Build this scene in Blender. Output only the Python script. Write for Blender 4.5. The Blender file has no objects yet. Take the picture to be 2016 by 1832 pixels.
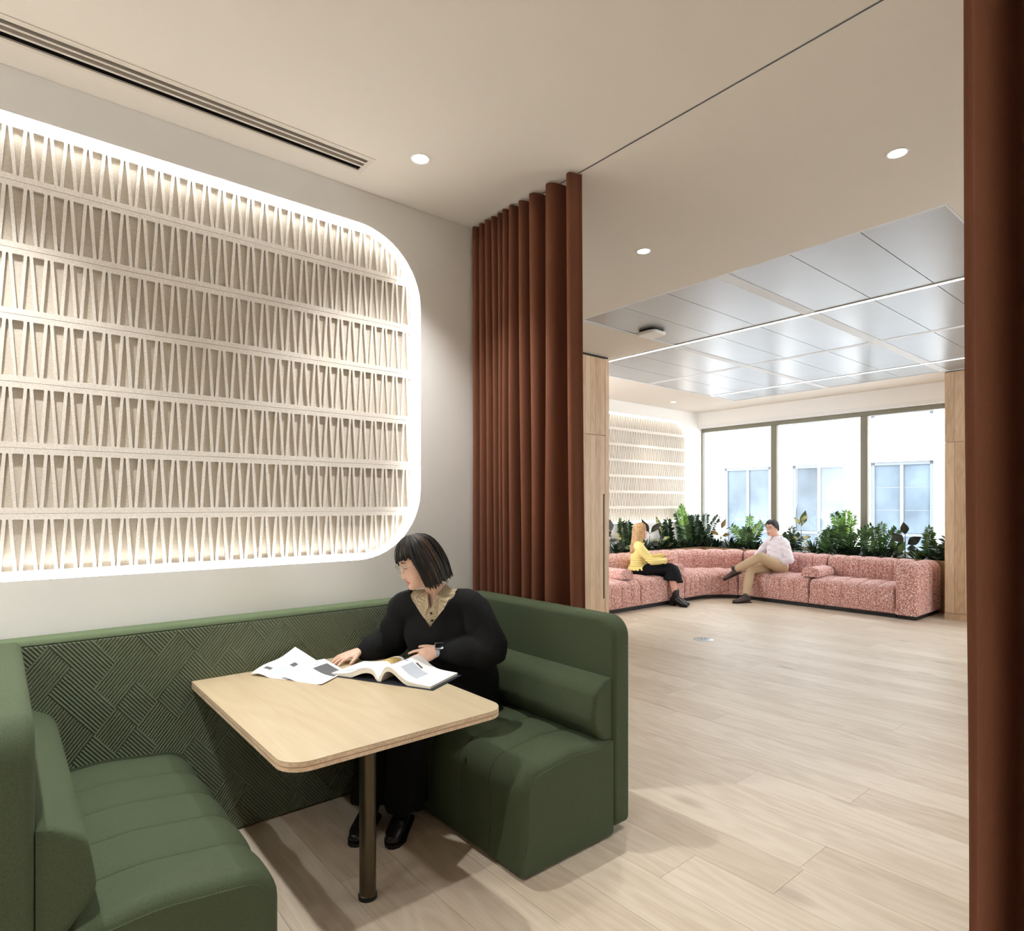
import bpy, bmesh, math, random
import numpy as np
from mathutils import Vector, Matrix, noise
from mathutils.bvhtree import BVHTree
random.seed(7)
scene = bpy.context.scene
COL = scene.collection
V = Vector
PI = math.pi

# ---------------------------------------------------------------- camera
F_PX, CX, HZ = 1217.8, 1008.0, 993.0          # focal length and horizon in a 2016x1832 frame
EYE = 1.5
CE = 2.158 * EYE                                # ceiling height
TH = math.atan2(1464, F_PX)                     # X axis lies this far to the right of the view axis
cam = bpy.data.cameras.new('camera')
cam.sensor_fit = 'HORIZONTAL'; cam.sensor_width = 36.0
cam.lens = 36.0 * F_PX / 2016.0
cam.shift_x = 0.0
cam.shift_y = (HZ - 916.0) / 2016.0
cam.clip_start = 0.05; cam.clip_end = 200
camo = bpy.data.objects.new('camera', cam)
COL.objects.link(camo)
camo.location = (0, 0, EYE)
camo.rotation_euler = (PI / 2, 0, TH - PI / 2)   # forward = (cos TH, sin TH)
scene.camera = camo

# ---------------------------------------------------------------- exposure and sky
scene.view_settings.view_transform = 'Standard'
scene.view_settings.look = 'None'
scene.view_settings.exposure = 1.18
scene.view_settings.gamma = 1.0
scene.view_settings.use_curve_mapping = False
world = bpy.data.worlds.new('world'); scene.world = world
world.use_nodes = True
bg = world.node_tree.nodes['Background']
bg.inputs['Color'].default_value = (0.90, 0.95, 1.0, 1)
bg.inputs['Strength'].default_value = 3.6
scene.cycles.sample_clamp_indirect = 6.0
scene.cycles.max_bounces = 8
scene.cycles.diffuse_bounces = 5
scene.cycles.glossy_bounces = 3
scene.cycles.use_adaptive_sampling = True
scene.cycles.adaptive_threshold = 0.04
scene.cycles.use_light_tree = False
scene.cycles.transparent_max_bounces = 12
scene.cycles.caustics_reflective = False
scene.cycles.caustics_refractive = False

# strengths of the lamps that are built with their fittings further down
DOWN_W = 50.0        # watts of a ceiling downlight
DOWN_COL = (1.0, 0.99, 0.965)
COVE_E = 16.0         # emission of the cove strip around the near wall panel
COVE_FAR_E = 5.0
COVE_COL = (1.0, 0.985, 0.955)
LINE_E = 4.5        # emission of the linear ceiling lights
LINE_COL = (0.95, 0.98, 1.0)

# ---------------------------------------------------------------- helpers
WORK = bpy.data.scenes.new('workbench')        # scratch scene for evaluating modifiers, removed at the end
def lin(c):
    return tuple((v / 12.92 if v <= 0.04045 else ((v + 0.055) / 1.055) ** 2.4) for v in (x / 255.0 for x in c)) + (1.0,)

def place(o, parent=None):
    COL.objects.link(o)
    if parent is not None:
        o.parent = parent
        o.matrix_parent_inverse = Matrix.Translation(-Vector(parent.location))
    return o

def empty(name, loc, label=None, cat=None, group=None):
    o = bpy.data.objects.new(name, None)
    o.empty_display_size = 0.1
    o.location = loc
    COL.objects.link(o)
    if label: tag(o, label, cat, group)
    return o

def tag(o, label=None, cat=None, group=None, kind=None):
    if label: o['label'] = label
    if cat: o['category'] = cat
    if group: o['group'] = group
    if kind: o['kind'] = kind
    return o

class MB:
    """collects verts and faces of one mesh"""
    def __init__(self):
        self.v = []; self.f = []
    def add(self, vs, fs):
        n = len(self.v)
        self.v += [tuple(p) for p in vs]
        self.f += [tuple(i + n for i in f) for f in fs]
        return self
    def box(self, x0, x1, y0, y1, z0, z1):
        vs = [(x, y, z) for z in (z0, z1) for y in (y0, y1) for x in (x0, x1)]
        return self.add(vs, [(0, 2, 3, 1), (4, 5, 7, 6), (0, 1, 5, 4), (2, 6, 7, 3), (0, 4, 6, 2), (1, 3, 7, 5)])
    def prism(self, poly, fn0, fn1):
        n = len(poly)
        vs = [fn0(*p) for p in poly] + [fn1(*p) for p in poly]
        fs = [tuple(range(n - 1, -1, -1)), tuple(range(n, 2 * n))]
        fs += [(i, (i + 1) % n, n + (i + 1) % n, n + i) for i in range(n)]
        return self.add(vs, fs)
    def lathe(self, prof, center=(0, 0, 0), n=32, cap=True):
        cx, cy, cz = center
        vs = [(cx + r * math.cos(2 * PI * k / n), cy + r * math.sin(2 * PI * k / n), cz + z) for r, z in prof for k in range(n)]
        fs = []
        for i in range(len(prof) - 1):
            for k in range(n):
                fs.append((i * n + k, i * n + (k + 1) % n, (i + 1) * n + (k + 1) % n, (i + 1) * n + k))
        if cap:
            fs.append(tuple(range(n - 1, -1, -1)))
            m = (len(prof) - 1) * n
            fs.append(tuple(range(m, m + n)))
        return self.add(vs, fs)
    def grid(self, fn, nu, nv, closed_u=False):
        vs = [fn(i / nu if closed_u else i / (nu - 1), j / (nv - 1)) for j in range(nv) for i in range(nu)]
        fs = []
        for j in range(nv - 1):
            for i in range(nu if closed_u else nu - 1):
                a, b = j * nu + i, j * nu + (i + 1) % nu
                fs.append((a, b, b + nu, a + nu))
        return self.add(vs, fs)
    def tube(self, pts, rad, side=None, n=16, sub=4, caps=True):
        """elliptical loft through pts; rad: scalars or (ra, rb); side: direction of ra"""
        pts = [Vector(p) for p in pts]
        rr = [(r, r) if not isinstance(r, (tuple, list)) else tuple(r) for r in rad]
        P, R = [], []
        m = len(pts)
        for i in range(m - 1):
            p0, p1, p2, p3 = pts[max(i - 1, 0)], pts[i], pts[i + 1], pts[min(i + 2, m - 1)]
            for k in range(sub):
                t = k / sub
                P.append(0.5 * ((2 * p1) + (p2 - p0) * t + (2 * p0 - 5 * p1 + 4 * p2 - p3) * t * t + (3 * p1 - p0 - 3 * p2 + p3) * t ** 3))
                s = t * t * (3 - 2 * t)
                R.append(tuple(rr[i][q] * (1 - s) + rr[i + 1][q] * s for q in (0, 1)))
        P.append(pts[-1]); R.append(rr[-1])
        if caps:
            def capr(p, d, r):
                out = []
                for a in (80, 55, 28):
                    c_, s_ = math.cos(math.radians(a)), math.sin(math.radians(a))
                    out.append((p + d * min(r) * s_ * 0.9, (r[0] * c_, r[1] * c_)))
                return out
            d0 = (P[0] - P[1]).normalized(); d1 = (P[-1] - P[-2]).normalized()
            a = capr(P[0], d0, R[0]); b = capr(P[-1], d1, R[-1])[::-1]
            P = [p for p, _ in a] + P + [p for p, _ in b]
            R = [r for _, r in a] + R + [r for _, r in b]
        vs = []
        prev = None
        for i, p in enumerate(P):
            t = (P[min(i + 1, len(P) - 1)] - P[max(i - 1, 0)]).normalized()
            if side is not None:
                a = Vector(side) - t * t.dot(Vector(side))
                if a.length < 1e-4: a = t.orthogonal()
            elif prev is not None:
                a = prev - t * t.dot(prev)
            else:
                a = t.orthogonal()
            a.normalize(); prev = a
            b = t.cross(a)
            for k in range(n):
                q = 2 * PI * k / n
                vs.append(p + a * (R[i][0] * math.cos(q)) + b * (R[i][1] * math.sin(q)))
        fs = []
        for i in range(len(P) - 1):
            for k in range(n):
                fs.append((i * n + k, i * n + (k + 1) % n, (i + 1) * n + (k + 1) % n, (i + 1) * n + k))
        fs.append(tuple(range(n - 1, -1, -1)))
        fs.append(tuple(range((len(P) - 1) * n, len(P) * n)))
        return self.add(vs, fs)
    def ball(self, c, r, M=None, nu=20, nv=12):
        r = (r, r, r) if not isinstance(r, (tuple, list)) else r
        def fn(u, v):
            a, b = 2 * PI * u, -PI / 2 + PI * (0.02 + 0.96 * v)
            p = Vector((r[0] * math.cos(a) * math.cos(b), r[1] * math.sin(a) * math.cos(b), r[2] * math.sin(b)))
            return (M @ (Vector(c) + p)) if M else Vector(c) + p
        n0 = len(self.v)
        self.grid(fn, nu, nv, True)
        self.f.append(tuple(n0 + i for i in range(nu - 1, -1, -1)))
        self.f.append(tuple(n0 + (nv - 1) * nu + i for i in range(nu)))
        return self
    def mesh(self, name, smooth=None, fix=True):
        me = bpy.data.meshes.new(name)
        me.from_pydata(self.v, [], self.f)
        if fix:
            bm = bmesh.new(); bm.from_mesh(me)
            bmesh.ops.recalc_face_normals(bm, faces=bm.faces)
            bm.to_mesh(me); bm.free()
        if smooth is not None:
            for p in me.polygons: p.use_smooth = True
            if smooth < 180: me.set_sharp_from_angle(angle=math.radians(smooth))
        me.update()
        return me
    def build(self, name, mat, parent=None, smooth=None, bevel=0, seg=2, angle=35, fix=True):
        me = self.mesh(name, smooth, fix)
        me.materials.append(mat)
        o = bpy.data.objects.new(name, me)
        place(o, parent)
        if bevel:
            if smooth is None:
                for p in me.polygons: p.use_smooth = True
            b = o.modifiers.new('bevel', 'BEVEL')
            b.width = bevel; b.segments = seg; b.limit_method = 'ANGLE'; b.angle_limit = math.radians(angle)
            b.harden_normals = True
        return o

def rounded(poly, seg=6):
    """poly of (x, y, r) -> list of (x, y) with arcs at the corners"""
    out = []
    n = len(poly)
    for i in range(n):
        p = Vector(poly[i][:2]); r = poly[i][2]
        a = Vector(poly[i - 1][:2]); b = Vector(poly[(i + 1) % n][:2])
        if r <= 0:
            out.append(tuple(p)); continue
        da, db = (a - p).normalized(), (b - p).normalized()
        ang = math.acos(max(-1, min(1, da.dot(db))))
        t = min(r / math.tan(ang / 2), 0.49 * (a - p).length, 0.49 * (b - p).length)
        rr = t * math.tan(ang / 2)
        c = p + (da + db).normalized() * (rr / math.sin(ang / 2))
        s0, s1 = p + da * t - c, p + db * t - c
        a0 = math.atan2(s0.y, s0.x); a1 = math.atan2(s1.y, s1.x)
        d = (a1 - a0 + PI) % (2 * PI) - PI
        for k in range(seg + 1):
            q = a0 + d * k / seg
            out.append((c.x + rr * math.cos(q), c.y + rr * math.sin(q)))
    return out

def rrect(x0, x1, y0, y1, r, seg=10):
    return rounded([(x0, y0, r), (x1, y0, r), (x1, y1, r), (x0, y1, r)], seg)

def copy_part(src, parent, loc=None):
    o = src.copy(); COL.objects.link(o)
    o.parent = parent
    if parent is not None: o.matrix_parent_inverse = Matrix.Translation(-Vector(parent.location))
    if loc is not None: o.location = loc
    return o

def evaluated(name, mb, mods, mat):
    """run modifiers on a temporary object and return the resulting mesh"""
    me = mb.mesh(name, None)
    tmp = bpy.data.objects.new('tmp', me); WORK.collection.objects.link(tmp)
    for kind, kw in mods:
        m = tmp.modifiers.new(kind, kind)
        for k, val in kw.items(): setattr(m, k, val)
    WORK.view_layers[0].update(); dg = WORK.view_layers[0].depsgraph
    out = bpy.data.meshes.new_from_object(tmp.evaluated_get(dg))
    bpy.data.objects.remove(tmp); bpy.data.meshes.remove(me)
    out.name = name
    out.materials.clear(); out.materials.append(mat)
    for p in out.polygons: p.use_smooth = True
    return out

def ripple(o, fn):
    """move every vertex along its normal by fn(x, y, z) (arrays)"""
    me = o.data; n = len(me.vertices)
    co = np.empty(n * 3, np.float32); me.vertices.foreach_get('co', co)
    nr = np.empty(n * 3, np.float32); me.vertex_normals.foreach_get('vector', nr)
    co = co.reshape(-1, 3); nr = nr.reshape(-1, 3)
    co += nr * fn(co[:, 0], co[:, 1], co[:, 2])[:, None]
    me.vertices.foreach_set('co', co.ravel()); me.update()

def wrinkle(sx, sy, sz, seed=0):
    """cheap smooth noise made of crossing waves"""
    rnd = random.Random(seed)
    W = [(rnd.uniform(.6, 1.4), rnd.uniform(-1, 1), rnd.uniform(-1, 1), rnd.uniform(-1, 1), rnd.uniform(0, 6.28)) for _ in range(7)]
    def fn(x, y, z):
        return sum(a * np.sin(sx * p * x * 3 + sy * q * y * 3 + sz * r * z * 3 + ph) for a, p, q, r, ph in W) / 4.0
    return fn

def flesh(name, mb, mat, parent, voxel=0.005, iters=6, factor=0.5):
    me = evaluated(name, mb, [('REMESH', dict(mode='VOXEL', voxel_size=voxel, use_smooth_shade=True)),
                              ('SMOOTH', dict(factor=factor, iterations=iters))], mat)
    o = bpy.data.objects.new(name, me)
    place(o, parent)
    return o

# ---------------------------------------------------------------- materials
def new_mat(name):
    m = bpy.data.materials.new(name); m.use_nodes = True
    nt = m.node_tree
    return m, nt, nt.nodes['Principled BSDF']

def N(nt, kind, **kw):
    n = nt.nodes.new(kind)
    for k, val in kw.items():
        if k.startswith('i_'):
            n.inputs[int(k[2:]) if k[2:].isdigit() else k[2:]].default_value = val
        else:
            setattr(n, k, val)
    return n

def L(nt, a, b): nt.links.new(a, b)

def math_node(nt, op, a, b=None):
    n = nt.nodes.new('ShaderNodeMath'); n.operation = op
    for i, s in enumerate((a, b)):
        if s is None: continue
        if isinstance(s, (int, float)): n.inputs[i].default_value = s
        else: nt.links.new(s, n.inputs[i])
    return n.outputs[0]

def ramp(nt, fac, stops):
    r = nt.nodes.new('ShaderNodeValToRGB')
    el = r.color_ramp.elements
    while len(el) > 1: el.remove(el[-1])
    el[0].position = stops[0][0]; el[0].color = stops[0][1]
    for p, c in stops[1:]:
        e = el.new(p); e.color = c
    nt.links.new(fac, r.inputs[0])
    return r.outputs[0]

def plain(name, rgb, rough=0.6, metal=0.0, spec=0.5, noise_amt=0.0, noise_scale=8.0, bump=0.0, bump_scale=200.0, sheen=0.0):
    m, nt, b = new_mat(name)
    b.inputs['Base Color'].default_value = lin(rgb)
    b.inputs['Roughness'].default_value = rough
    b.inputs['Metallic'].default_value = metal
    b.inputs['Specular IOR Level'].default_value = spec
    if sheen:
        b.inputs['Sheen Weight'].default_value = sheen
        b.inputs['Sheen Roughness'].default_value = 0.4
    tc = N(nt, 'ShaderNodeTexCoord')
    if noise_amt:
        nz = N(nt, 'ShaderNodeTexNoise'); nz.inputs['Scale'].default_value = noise_scale; nz.inputs['Detail'].default_value = 4
        L(nt, tc.outputs['Object'], nz.inputs['Vector'])
        lo = tuple(max(0, c * (1 - noise_amt)) for c in rgb); hi = tuple(min(255, c * (1 + noise_amt)) for c in rgb)
        L(nt, ramp(nt, nz.outputs['Fac'], [(0.3, lin(lo)), (0.7, lin(hi))]), b.inputs['Base Color'])
    if bump:
        nb = N(nt, 'ShaderNodeTexNoise'); nb.inputs['Scale'].default_value = bump_scale; nb.inputs['Detail'].default_value = 3
        L(nt, tc.outputs['Object'], nb.inputs['Vector'])
        bp = N(nt, 'ShaderNodeBump'); bp.inputs['Strength'].default_value = bump; bp.inputs['Distance'].default_value = 0.002
        L(nt, nb.outputs['Fac'], bp.inputs['Height']); L(nt, bp.outputs['Normal'], b.inputs['Normal'])
    return m

def glow(name, color, strength):
    m, nt, b = new_mat(name)
    b.inputs['Base Color'].default_value = (0.9, 0.9, 0.9, 1)
    b.inputs['Emission Color'].default_value = tuple(color) + (1,)
    b.inputs['Emission Strength'].default_value = strength
    return m

def wood(name, light, dark, along='y', scale=1.0, rough=0.45, vary=0.12, knots=True, contrast=1.0):
    """oak: long fibres plus cathedral figure; each object gets its own offset and tone"""
    m, nt, b = new_mat(name)
    tc = N(nt, 'ShaderNodeTexCoord'); oi = N(nt, 'ShaderNodeObjectInfo')
    off = N(nt, 'ShaderNodeVectorMath', operation='ADD')
    sc = N(nt, 'ShaderNodeVectorMath', operation='SCALE'); sc.inputs[3].default_value = 37.0
    cmb = N(nt, 'ShaderNodeCombineXYZ')
    for i in range(3): L(nt, oi.outputs['Random'], cmb.inputs[i])
    L(nt, cmb.outputs[0], sc.inputs[0])
    L(nt, tc.outputs['Object'], off.inputs[0]); L(nt, sc.outputs[0], off.inputs[1])
    def mapped(a, c):
        mp = N(nt, 'ShaderNodeMapping')
        s = {'x': (a, c, c), 'y': (c, a, c), 'z': (c, c, a)}[along]
        mp.inputs['Scale'].default_value = tuple(q * scale for q in s)
        L(nt, off.outputs[0], mp.inputs['Vector'])
        return mp.outputs[0]
    warp = N(nt, 'ShaderNodeTexNoise'); warp.inputs['Scale'].default_value = 1.0; warp.inputs['Detail'].default_value = 2
    L(nt, mapped(0.9, 5.0), warp.inputs['Vector'])
    rings = math_node(nt, 'FRACT', math_node(nt, 'MULTIPLY', warp.outputs['Fac'], 9.0))
    rings = math_node(nt, 'ABSOLUTE', math_node(nt, 'SUBTRACT', rings, 0.5))
    fine = N(nt, 'ShaderNodeTexNoise'); fine.inputs['Scale'].default_value = 1.0; fine.inputs['Detail'].default_value = 5
    L(nt, mapped(4.0, 140.0), fine.inputs['Vector'])
    med = N(nt, 'ShaderNodeTexNoise'); med.inputs['Scale'].default_value = 1.0; med.inputs['Detail'].default_value = 3
    L(nt, mapped(0.6, 3.0), med.inputs['Vector'])
    g = math_node(nt, 'ADD', math_node(nt, 'MULTIPLY', fine.outputs['Fac'], 0.75 * contrast), math_node(nt, 'MULTIPLY', rings, 0.55 * contrast))
    g = math_node(nt, 'ADD', g, math_node(nt, 'MULTIPLY', med.outputs['Fac'], 0.6))
    g = math_node(nt, 'ADD', g, math_node(nt, 'MULTIPLY', math_node(nt, 'SUBTRACT', oi.outputs['Random'], 0.5), vary * 3))
    mid = tuple((a + c) / 2 for a, c in zip(light, dark))
    base = 0.3 + 0.30 * contrast
    col = ramp(nt, g, [(base - 0.22, lin(dark)), (base + 0.06, lin(mid)), (base + 0.38, lin(light))])
    if knots:
        vo = N(nt, 'ShaderNodeTexVoronoi'); vo.inputs['Scale'].default_value = 1.0
        L(nt, mapped(1.1, 2.6), vo.inputs['Vector'])
        kf = N(nt, 'ShaderNodeMapRange'); kf.inputs['From Min'].default_value = 0.05; kf.inputs['From Max'].default_value = 0.14
        kf.inputs['To Min'].default_value = 0.55; kf.inputs['To Max'].default_value = 0.0
        L(nt, vo.outputs['Distance'], kf.inputs['Value'])
        mx = N(nt, 'ShaderNodeMix', data_type='RGBA')
        mx.inputs['B'].default_value = lin(tuple(c * 0.72 for c in dark)) if False else (0, 0, 0, 1)
        mx.inputs[7].default_value = lin(tuple(c * 0.86 for c in dark))
        L(nt, kf.outputs[0], mx.inputs[0]); L(nt, col, mx.inputs[6])
        col = mx.outputs[2]
    L(nt, col, b.inputs['Base Color'])
    b.inputs['Roughness'].default_value = rough
    bp = N(nt, 'ShaderNodeBump'); bp.inputs['Strength'].default_value = 0.12; bp.inputs['Distance'].default_value = 0.001
    L(nt, fine.outputs['Fac'], bp.inputs['Height']); L(nt, bp.outputs['Normal'], b.inputs['Normal'])
    return m

def fabric(name, rgb, vary=0.10, scale=420.0, bump=0.35, sheen=0.25, rough=0.9):
    m, nt, b = new_mat(name)
    tc = N(nt, 'ShaderNodeTexCoord')
    nz = N(nt, 'ShaderNodeTexNoise'); nz.inputs['Scale'].default_value = scale; nz.inputs['Detail'].default_value = 2
    L(nt, tc.outputs['Object'], nz.inputs['Vector'])
    lo = tuple(c * (1 - vary) for c in rgb); hi = tuple(min(255, c * (1 + vary)) for c in rgb)
    L(nt, ramp(nt, nz.outputs['Fac'], [(0.32, lin(lo)), (0.68, lin(hi))]), b.inputs['Base Color'])
    b.inputs['Roughness'].default_value = rough
    b.inputs['Specular IOR Level'].default_value = 0.2
    b.inputs['Sheen Weight'].default_value = sheen
    b.inputs['Sheen Roughness'].default_value = 0.5
    b.inputs['Sheen Tint'].default_value = lin(tuple(min(255, c * 1.3) for c in rgb))
    bp = N(nt, 'ShaderNodeBump'); bp.inputs['Strength'].default_value = bump; bp.inputs['Distance'].default_value = 0.0015
    L(nt, nz.outputs['Fac'], bp.inputs['Height']); L(nt, bp.outputs['Normal'], b.inputs['Normal'])
    return m

def quilt(name, rgb):
    """upholstery stitched in diagonal blocks of parallel ridges"""
    m, nt, b = new_mat(name)
    tc = N(nt, 'ShaderNodeTexCoord'); sp = N(nt, 'ShaderNodeSeparateXYZ')
    L(nt, tc.outputs['Object'], sp.inputs[0])
    x = math_node(nt, 'DIVIDE', sp.outputs['X'], 0.150); zz = math_node(nt, 'DIVIDE', sp.outputs['Z'], 0.190)
    a = math_node(nt, 'ADD', math_node(nt, 'ADD', x, zz), 20.0)
    c = math_node(nt, 'ADD', math_node(nt, 'SUBTRACT', x, zz), 20.0)
    fa, fc = math_node(nt, 'FLOOR', a), math_node(nt, 'FLOOR', c)
    cv = N(nt, 'ShaderNodeCombineXYZ'); L(nt, fa, cv.inputs[0]); L(nt, fc, cv.inputs[1])
    wn = N(nt, 'ShaderNodeTexWhiteNoise', noise_dimensions='2D'); L(nt, cv.outputs[0], wn.inputs['Vector'])
    pick = math_node(nt, 'GREATER_THAN', wn.outputs['Value'], 0.5)
    NS = 10.0
    sa = math_node(nt, 'ABSOLUTE', math_node(nt, 'SINE', math_node(nt, 'MULTIPLY', a, NS * PI)))
    sc = math_node(nt, 'ABSOLUTE', math_node(nt, 'SINE', math_node(nt, 'MULTIPLY', c, NS * PI)))
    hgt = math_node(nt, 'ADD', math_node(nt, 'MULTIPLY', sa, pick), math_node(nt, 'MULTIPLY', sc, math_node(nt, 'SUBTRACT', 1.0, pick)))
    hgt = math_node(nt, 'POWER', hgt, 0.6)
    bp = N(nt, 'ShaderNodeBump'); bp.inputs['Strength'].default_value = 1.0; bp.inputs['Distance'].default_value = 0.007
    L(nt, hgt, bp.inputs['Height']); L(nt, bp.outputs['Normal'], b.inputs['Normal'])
    L(nt, ramp(nt, hgt, [(0.0, lin(tuple(q * 0.5 for q in rgb))), (0.45, lin(tuple(q * 0.95 for q in rgb))), (1.0, lin(tuple(q * 1.12 for q in rgb)))]), b.inputs['Base Color'])  # crease shade painted into the colour: grooves darker, ridges lighter
    b.inputs['Roughness'].default_value = 0.85
    b.inputs['Specular IOR Level'].default_value = 0.25
    b.inputs['Sheen Weight'].default_value = 0.2
    return m

def boucle(name):
    m, nt, b = new_mat(name)
    tc = N(nt, 'ShaderNodeTexCoord')
    nz = N(nt, 'ShaderNodeTexNoise'); nz.inputs['Scale'].default_value = 75.0; nz.inputs['Detail'].default_value = 2.5; nz.inputs['Roughness'].default_value = 0.7
    L(nt, tc.outputs['Object'], nz.inputs['Vector'])
    L(nt, ramp(nt, nz.outputs['Fac'], [(0.33, lin((132, 78, 72))), (0.46, lin((188, 126, 116))), (0.54, lin((214, 166, 157))), (0.64, lin((250, 238, 232)))]), b.inputs['Base Color'])
    b.inputs['Roughness'].default_value = 0.95
    b.inputs['Specular IOR Level'].default_value = 0.15
    b.inputs['Sheen Weight'].default_value = 0.3
    bp = N(nt, 'ShaderNodeBump'); bp.inputs['Strength'].default_value = 0.6; bp.inputs['Distance'].default_value = 0.006
    L(nt, nz.outputs['Fac'], bp.inputs['Height']); L(nt, bp.outputs['Normal'], b.inputs['Normal'])
    return m

def glass(name, tint=(1, 1, 1), refl=0.03):
    m = bpy.data.materials.new(name); m.use_nodes = True
    nt = m.node_tree; nt.nodes.clear()
    out = N(nt, 'ShaderNodeOutputMaterial'); mx = N(nt, 'ShaderNodeMixShader'); mx.inputs[0].default_value = refl
    t = N(nt, 'ShaderNodeBsdfTransparent'); t.inputs[0].default_value = tuple(tint) + (1,)
    g = N(nt, 'ShaderNodeBsdfGlossy'); g.inputs['Roughness'].default_value = 0.02
    L(nt, t.outputs[0], mx.inputs[1]); L(nt, g.outputs[0], mx.inputs[2]); L(nt, mx.outputs[0], out.inputs[0])
    return m

def leaf_mat(name, rgb, var=None, rough=0.35):
    m, nt, b = new_mat(name)
    tc = N(nt, 'ShaderNodeTexCoord')
    nz = N(nt, 'ShaderNodeTexNoise'); nz.inputs['Scale'].default_value = 14.0; nz.inputs['Detail'].default_value = 3
    L(nt, tc.outputs['Object'], nz.inputs['Vector'])
    if var is None:
        stops = [(0.3, lin(tuple(c * 0.7 for c in rgb))), (0.7, lin(tuple(min(255, c * 1.25) for c in rgb)))]
    else:
        stops = [(0.44, lin(rgb)), (0.56, lin(var))]
    L(nt, ramp(nt, nz.outputs['Fac'], stops), b.inputs['Base Color'])
    b.inputs['Roughness'].default_value = rough
    b.inputs['Subsurface Weight'].default_value = 0.0
    return m

M = {}
M['wall'] = plain('wall_paint', (242, 241, 238), 0.75, spec=0.3, bump=0.03, bump_scale=90)
M['ceil'] = plain('ceiling_paint', (218, 211, 201), 0.8, spec=0.25)
M['felt'] = plain('felt', (234, 228, 219), 0.95, spec=0.1, noise_amt=0.05, noise_scale=160, bump=0.25, bump_scale=380)
M['feltback'] = plain('felt_backing', (222, 214, 202), 0.95, spec=0.1, noise_amt=0.04, noise_scale=120, bump=0.15, bump_scale=380)
M['white'] = plain('white_metal', (236, 236, 234), 0.4)
M['tile'] = plain('ceiling_metal', (172, 175, 178), 0.34, metal=0.45, noise_amt=0.02, noise_scale=1.5)
M['tilegap'] = plain('ceiling_rail', (216, 219, 222), 0.5)
M['dark'] = plain('dark_slot', (22, 21, 20), 0.6)
M['blade'] = plain('diffuser_blade', (206, 198, 186), 0.5)
M['floor'] = wood('oak_floor', (220, 208, 190), (190, 172, 150), 'y', 1.0, 0.42, 0.10, contrast=0.75)
M['sub'] = plain('floor_base', (118, 98, 76), 0.8)
M['table'] = wood('birch_table', (200, 187, 158), (174, 154, 122), 'y', 0.8, 0.42, 0.0, knots=False, contrast=0.45)
M['plydark'] = plain('plywood_dark_layer', (150, 120, 92), 0.7)
M['ply'] = wood('plywood_edge', (222, 198, 168), (178, 148, 118), 'y', 3.0, 0.55, 0.0, knots=False)
M['oakv'] = wood('oak_joinery', (214, 186, 154), (176, 142, 110), 'z', 1.2, 0.5, 0.10, knots=False, contrast=0.8)
M['oakx'] = wood('oak_planter', (172, 140, 104), (136, 106, 76), 'y', 1.0, 0.5, 0.1, knots=False)
M['green'] = fabric('green_wool', (72, 82, 62))
M['greenlight'] = fabric('green_wool_edge', (92, 106, 80))
M['quilt'] = quilt('green_quilting', (100, 110, 86))
M['curtain'] = fabric('brown_curtain', (114, 72, 54), 0.08, 700, 0.25, 0.15)
M['pink'] = boucle('pink_boucle')
M['bronze'] = plain('bronze_leg', (86, 76, 60), 0.35, metal=0.8)
M['bronzedark'] = plain('dark_handle', (52, 44, 34), 0.5, metal=0.4)
M['frame'] = plain('window_frame', (128, 124, 108), 0.45, metal=0.2)
M['glass'] = glass('window_glass')
M['steel'] = plain('steel', (178, 180, 182), 0.35, metal=0.7)
M['black'] = fabric('black_knit', (24, 25, 26), 0.15, 300, 0.3, 0.08)
M['blackcloth'] = fabric('black_cloth', (18, 18, 21), 0.12, 500, 0.2, 0.05)
M['leather'] = plain('black_leather', (20, 20, 22), 0.35)
M['brownleather'] = plain('brown_leather', (62, 46, 42), 0.4)
M['skin'] = plain('skin', (226, 186, 164), 0.5, noise_amt=0.03, noise_scale=40)
M['skin2'] = plain('skin_pink', (224, 170, 152), 0.5, noise_amt=0.03, noise_scale=40)
M['skin3'] = plain('skin_tan', (226, 180, 158), 0.5, noise_amt=0.03, noise_scale=40)
M['lips'] = plain('lips', (196, 120, 112), 0.4)
M['eyewhite'] = plain('eye_white', (228, 222, 216), 0.3)
M['eyedark'] = plain('eye_dark', (36, 26, 22), 0.3)
M['hairblack'] = plain('hair_black', (26, 22, 19), 0.52, spec=0.35, noise_amt=0.3, noise_scale=30)
M['hairbrown'] = plain('hair_brown_tips', (66, 50, 34), 0.5, spec=0.35, noise_amt=0.3, noise_scale=30)
M['hairgold'] = plain('hair_gold_strands', (204, 168, 122), 0.42, noise_amt=0.15, noise_scale=40)
M['hairblond'] = plain('hair_blond', (186, 148, 104), 0.42, noise_amt=0.18, noise_scale=40)
M['hairgrey'] = plain('hair_dark_grey', (44, 42, 44), 0.5, noise_amt=0.3, noise_scale=60)
M['wire'] = plain('thin_metal', (196, 186, 170), 0.25, metal=0.9)
M['lens'] = glass('lens', (0.94, 0.95, 0.97), 0.12)
M['yellow'] = fabric('yellow_knit', (240, 222, 146), 0.05, 300, 0.3, 0.2)
M['shirtwhite'] = fabric('white_shirt', (236, 230, 238), 0.02, 300, 0.1, 0.1)
M['khaki'] = fabric('khaki_cotton', (190, 166, 136), 0.05, 300, 0.15, 0.1)
M['paper'] = plain('paper', (246, 246, 248), 0.7, spec=0.3)
M['pages'] = plain('page_edges', (232, 228, 218), 0.8)
M['cover'] = plain('book_cover', (38, 42, 56), 0.55)
M['ink'] = plain('grey_print', (96, 98, 102), 0.7)
M['inkpale'] = plain('pale_print', (196, 204, 216), 0.7)
M['inkblue'] = plain('blue_print', (150, 178, 206), 0.7)
M['inkbrown'] = plain('ochre_print', (168, 146, 96), 0.7, noise_amt=0.5, noise_scale=220)
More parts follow.
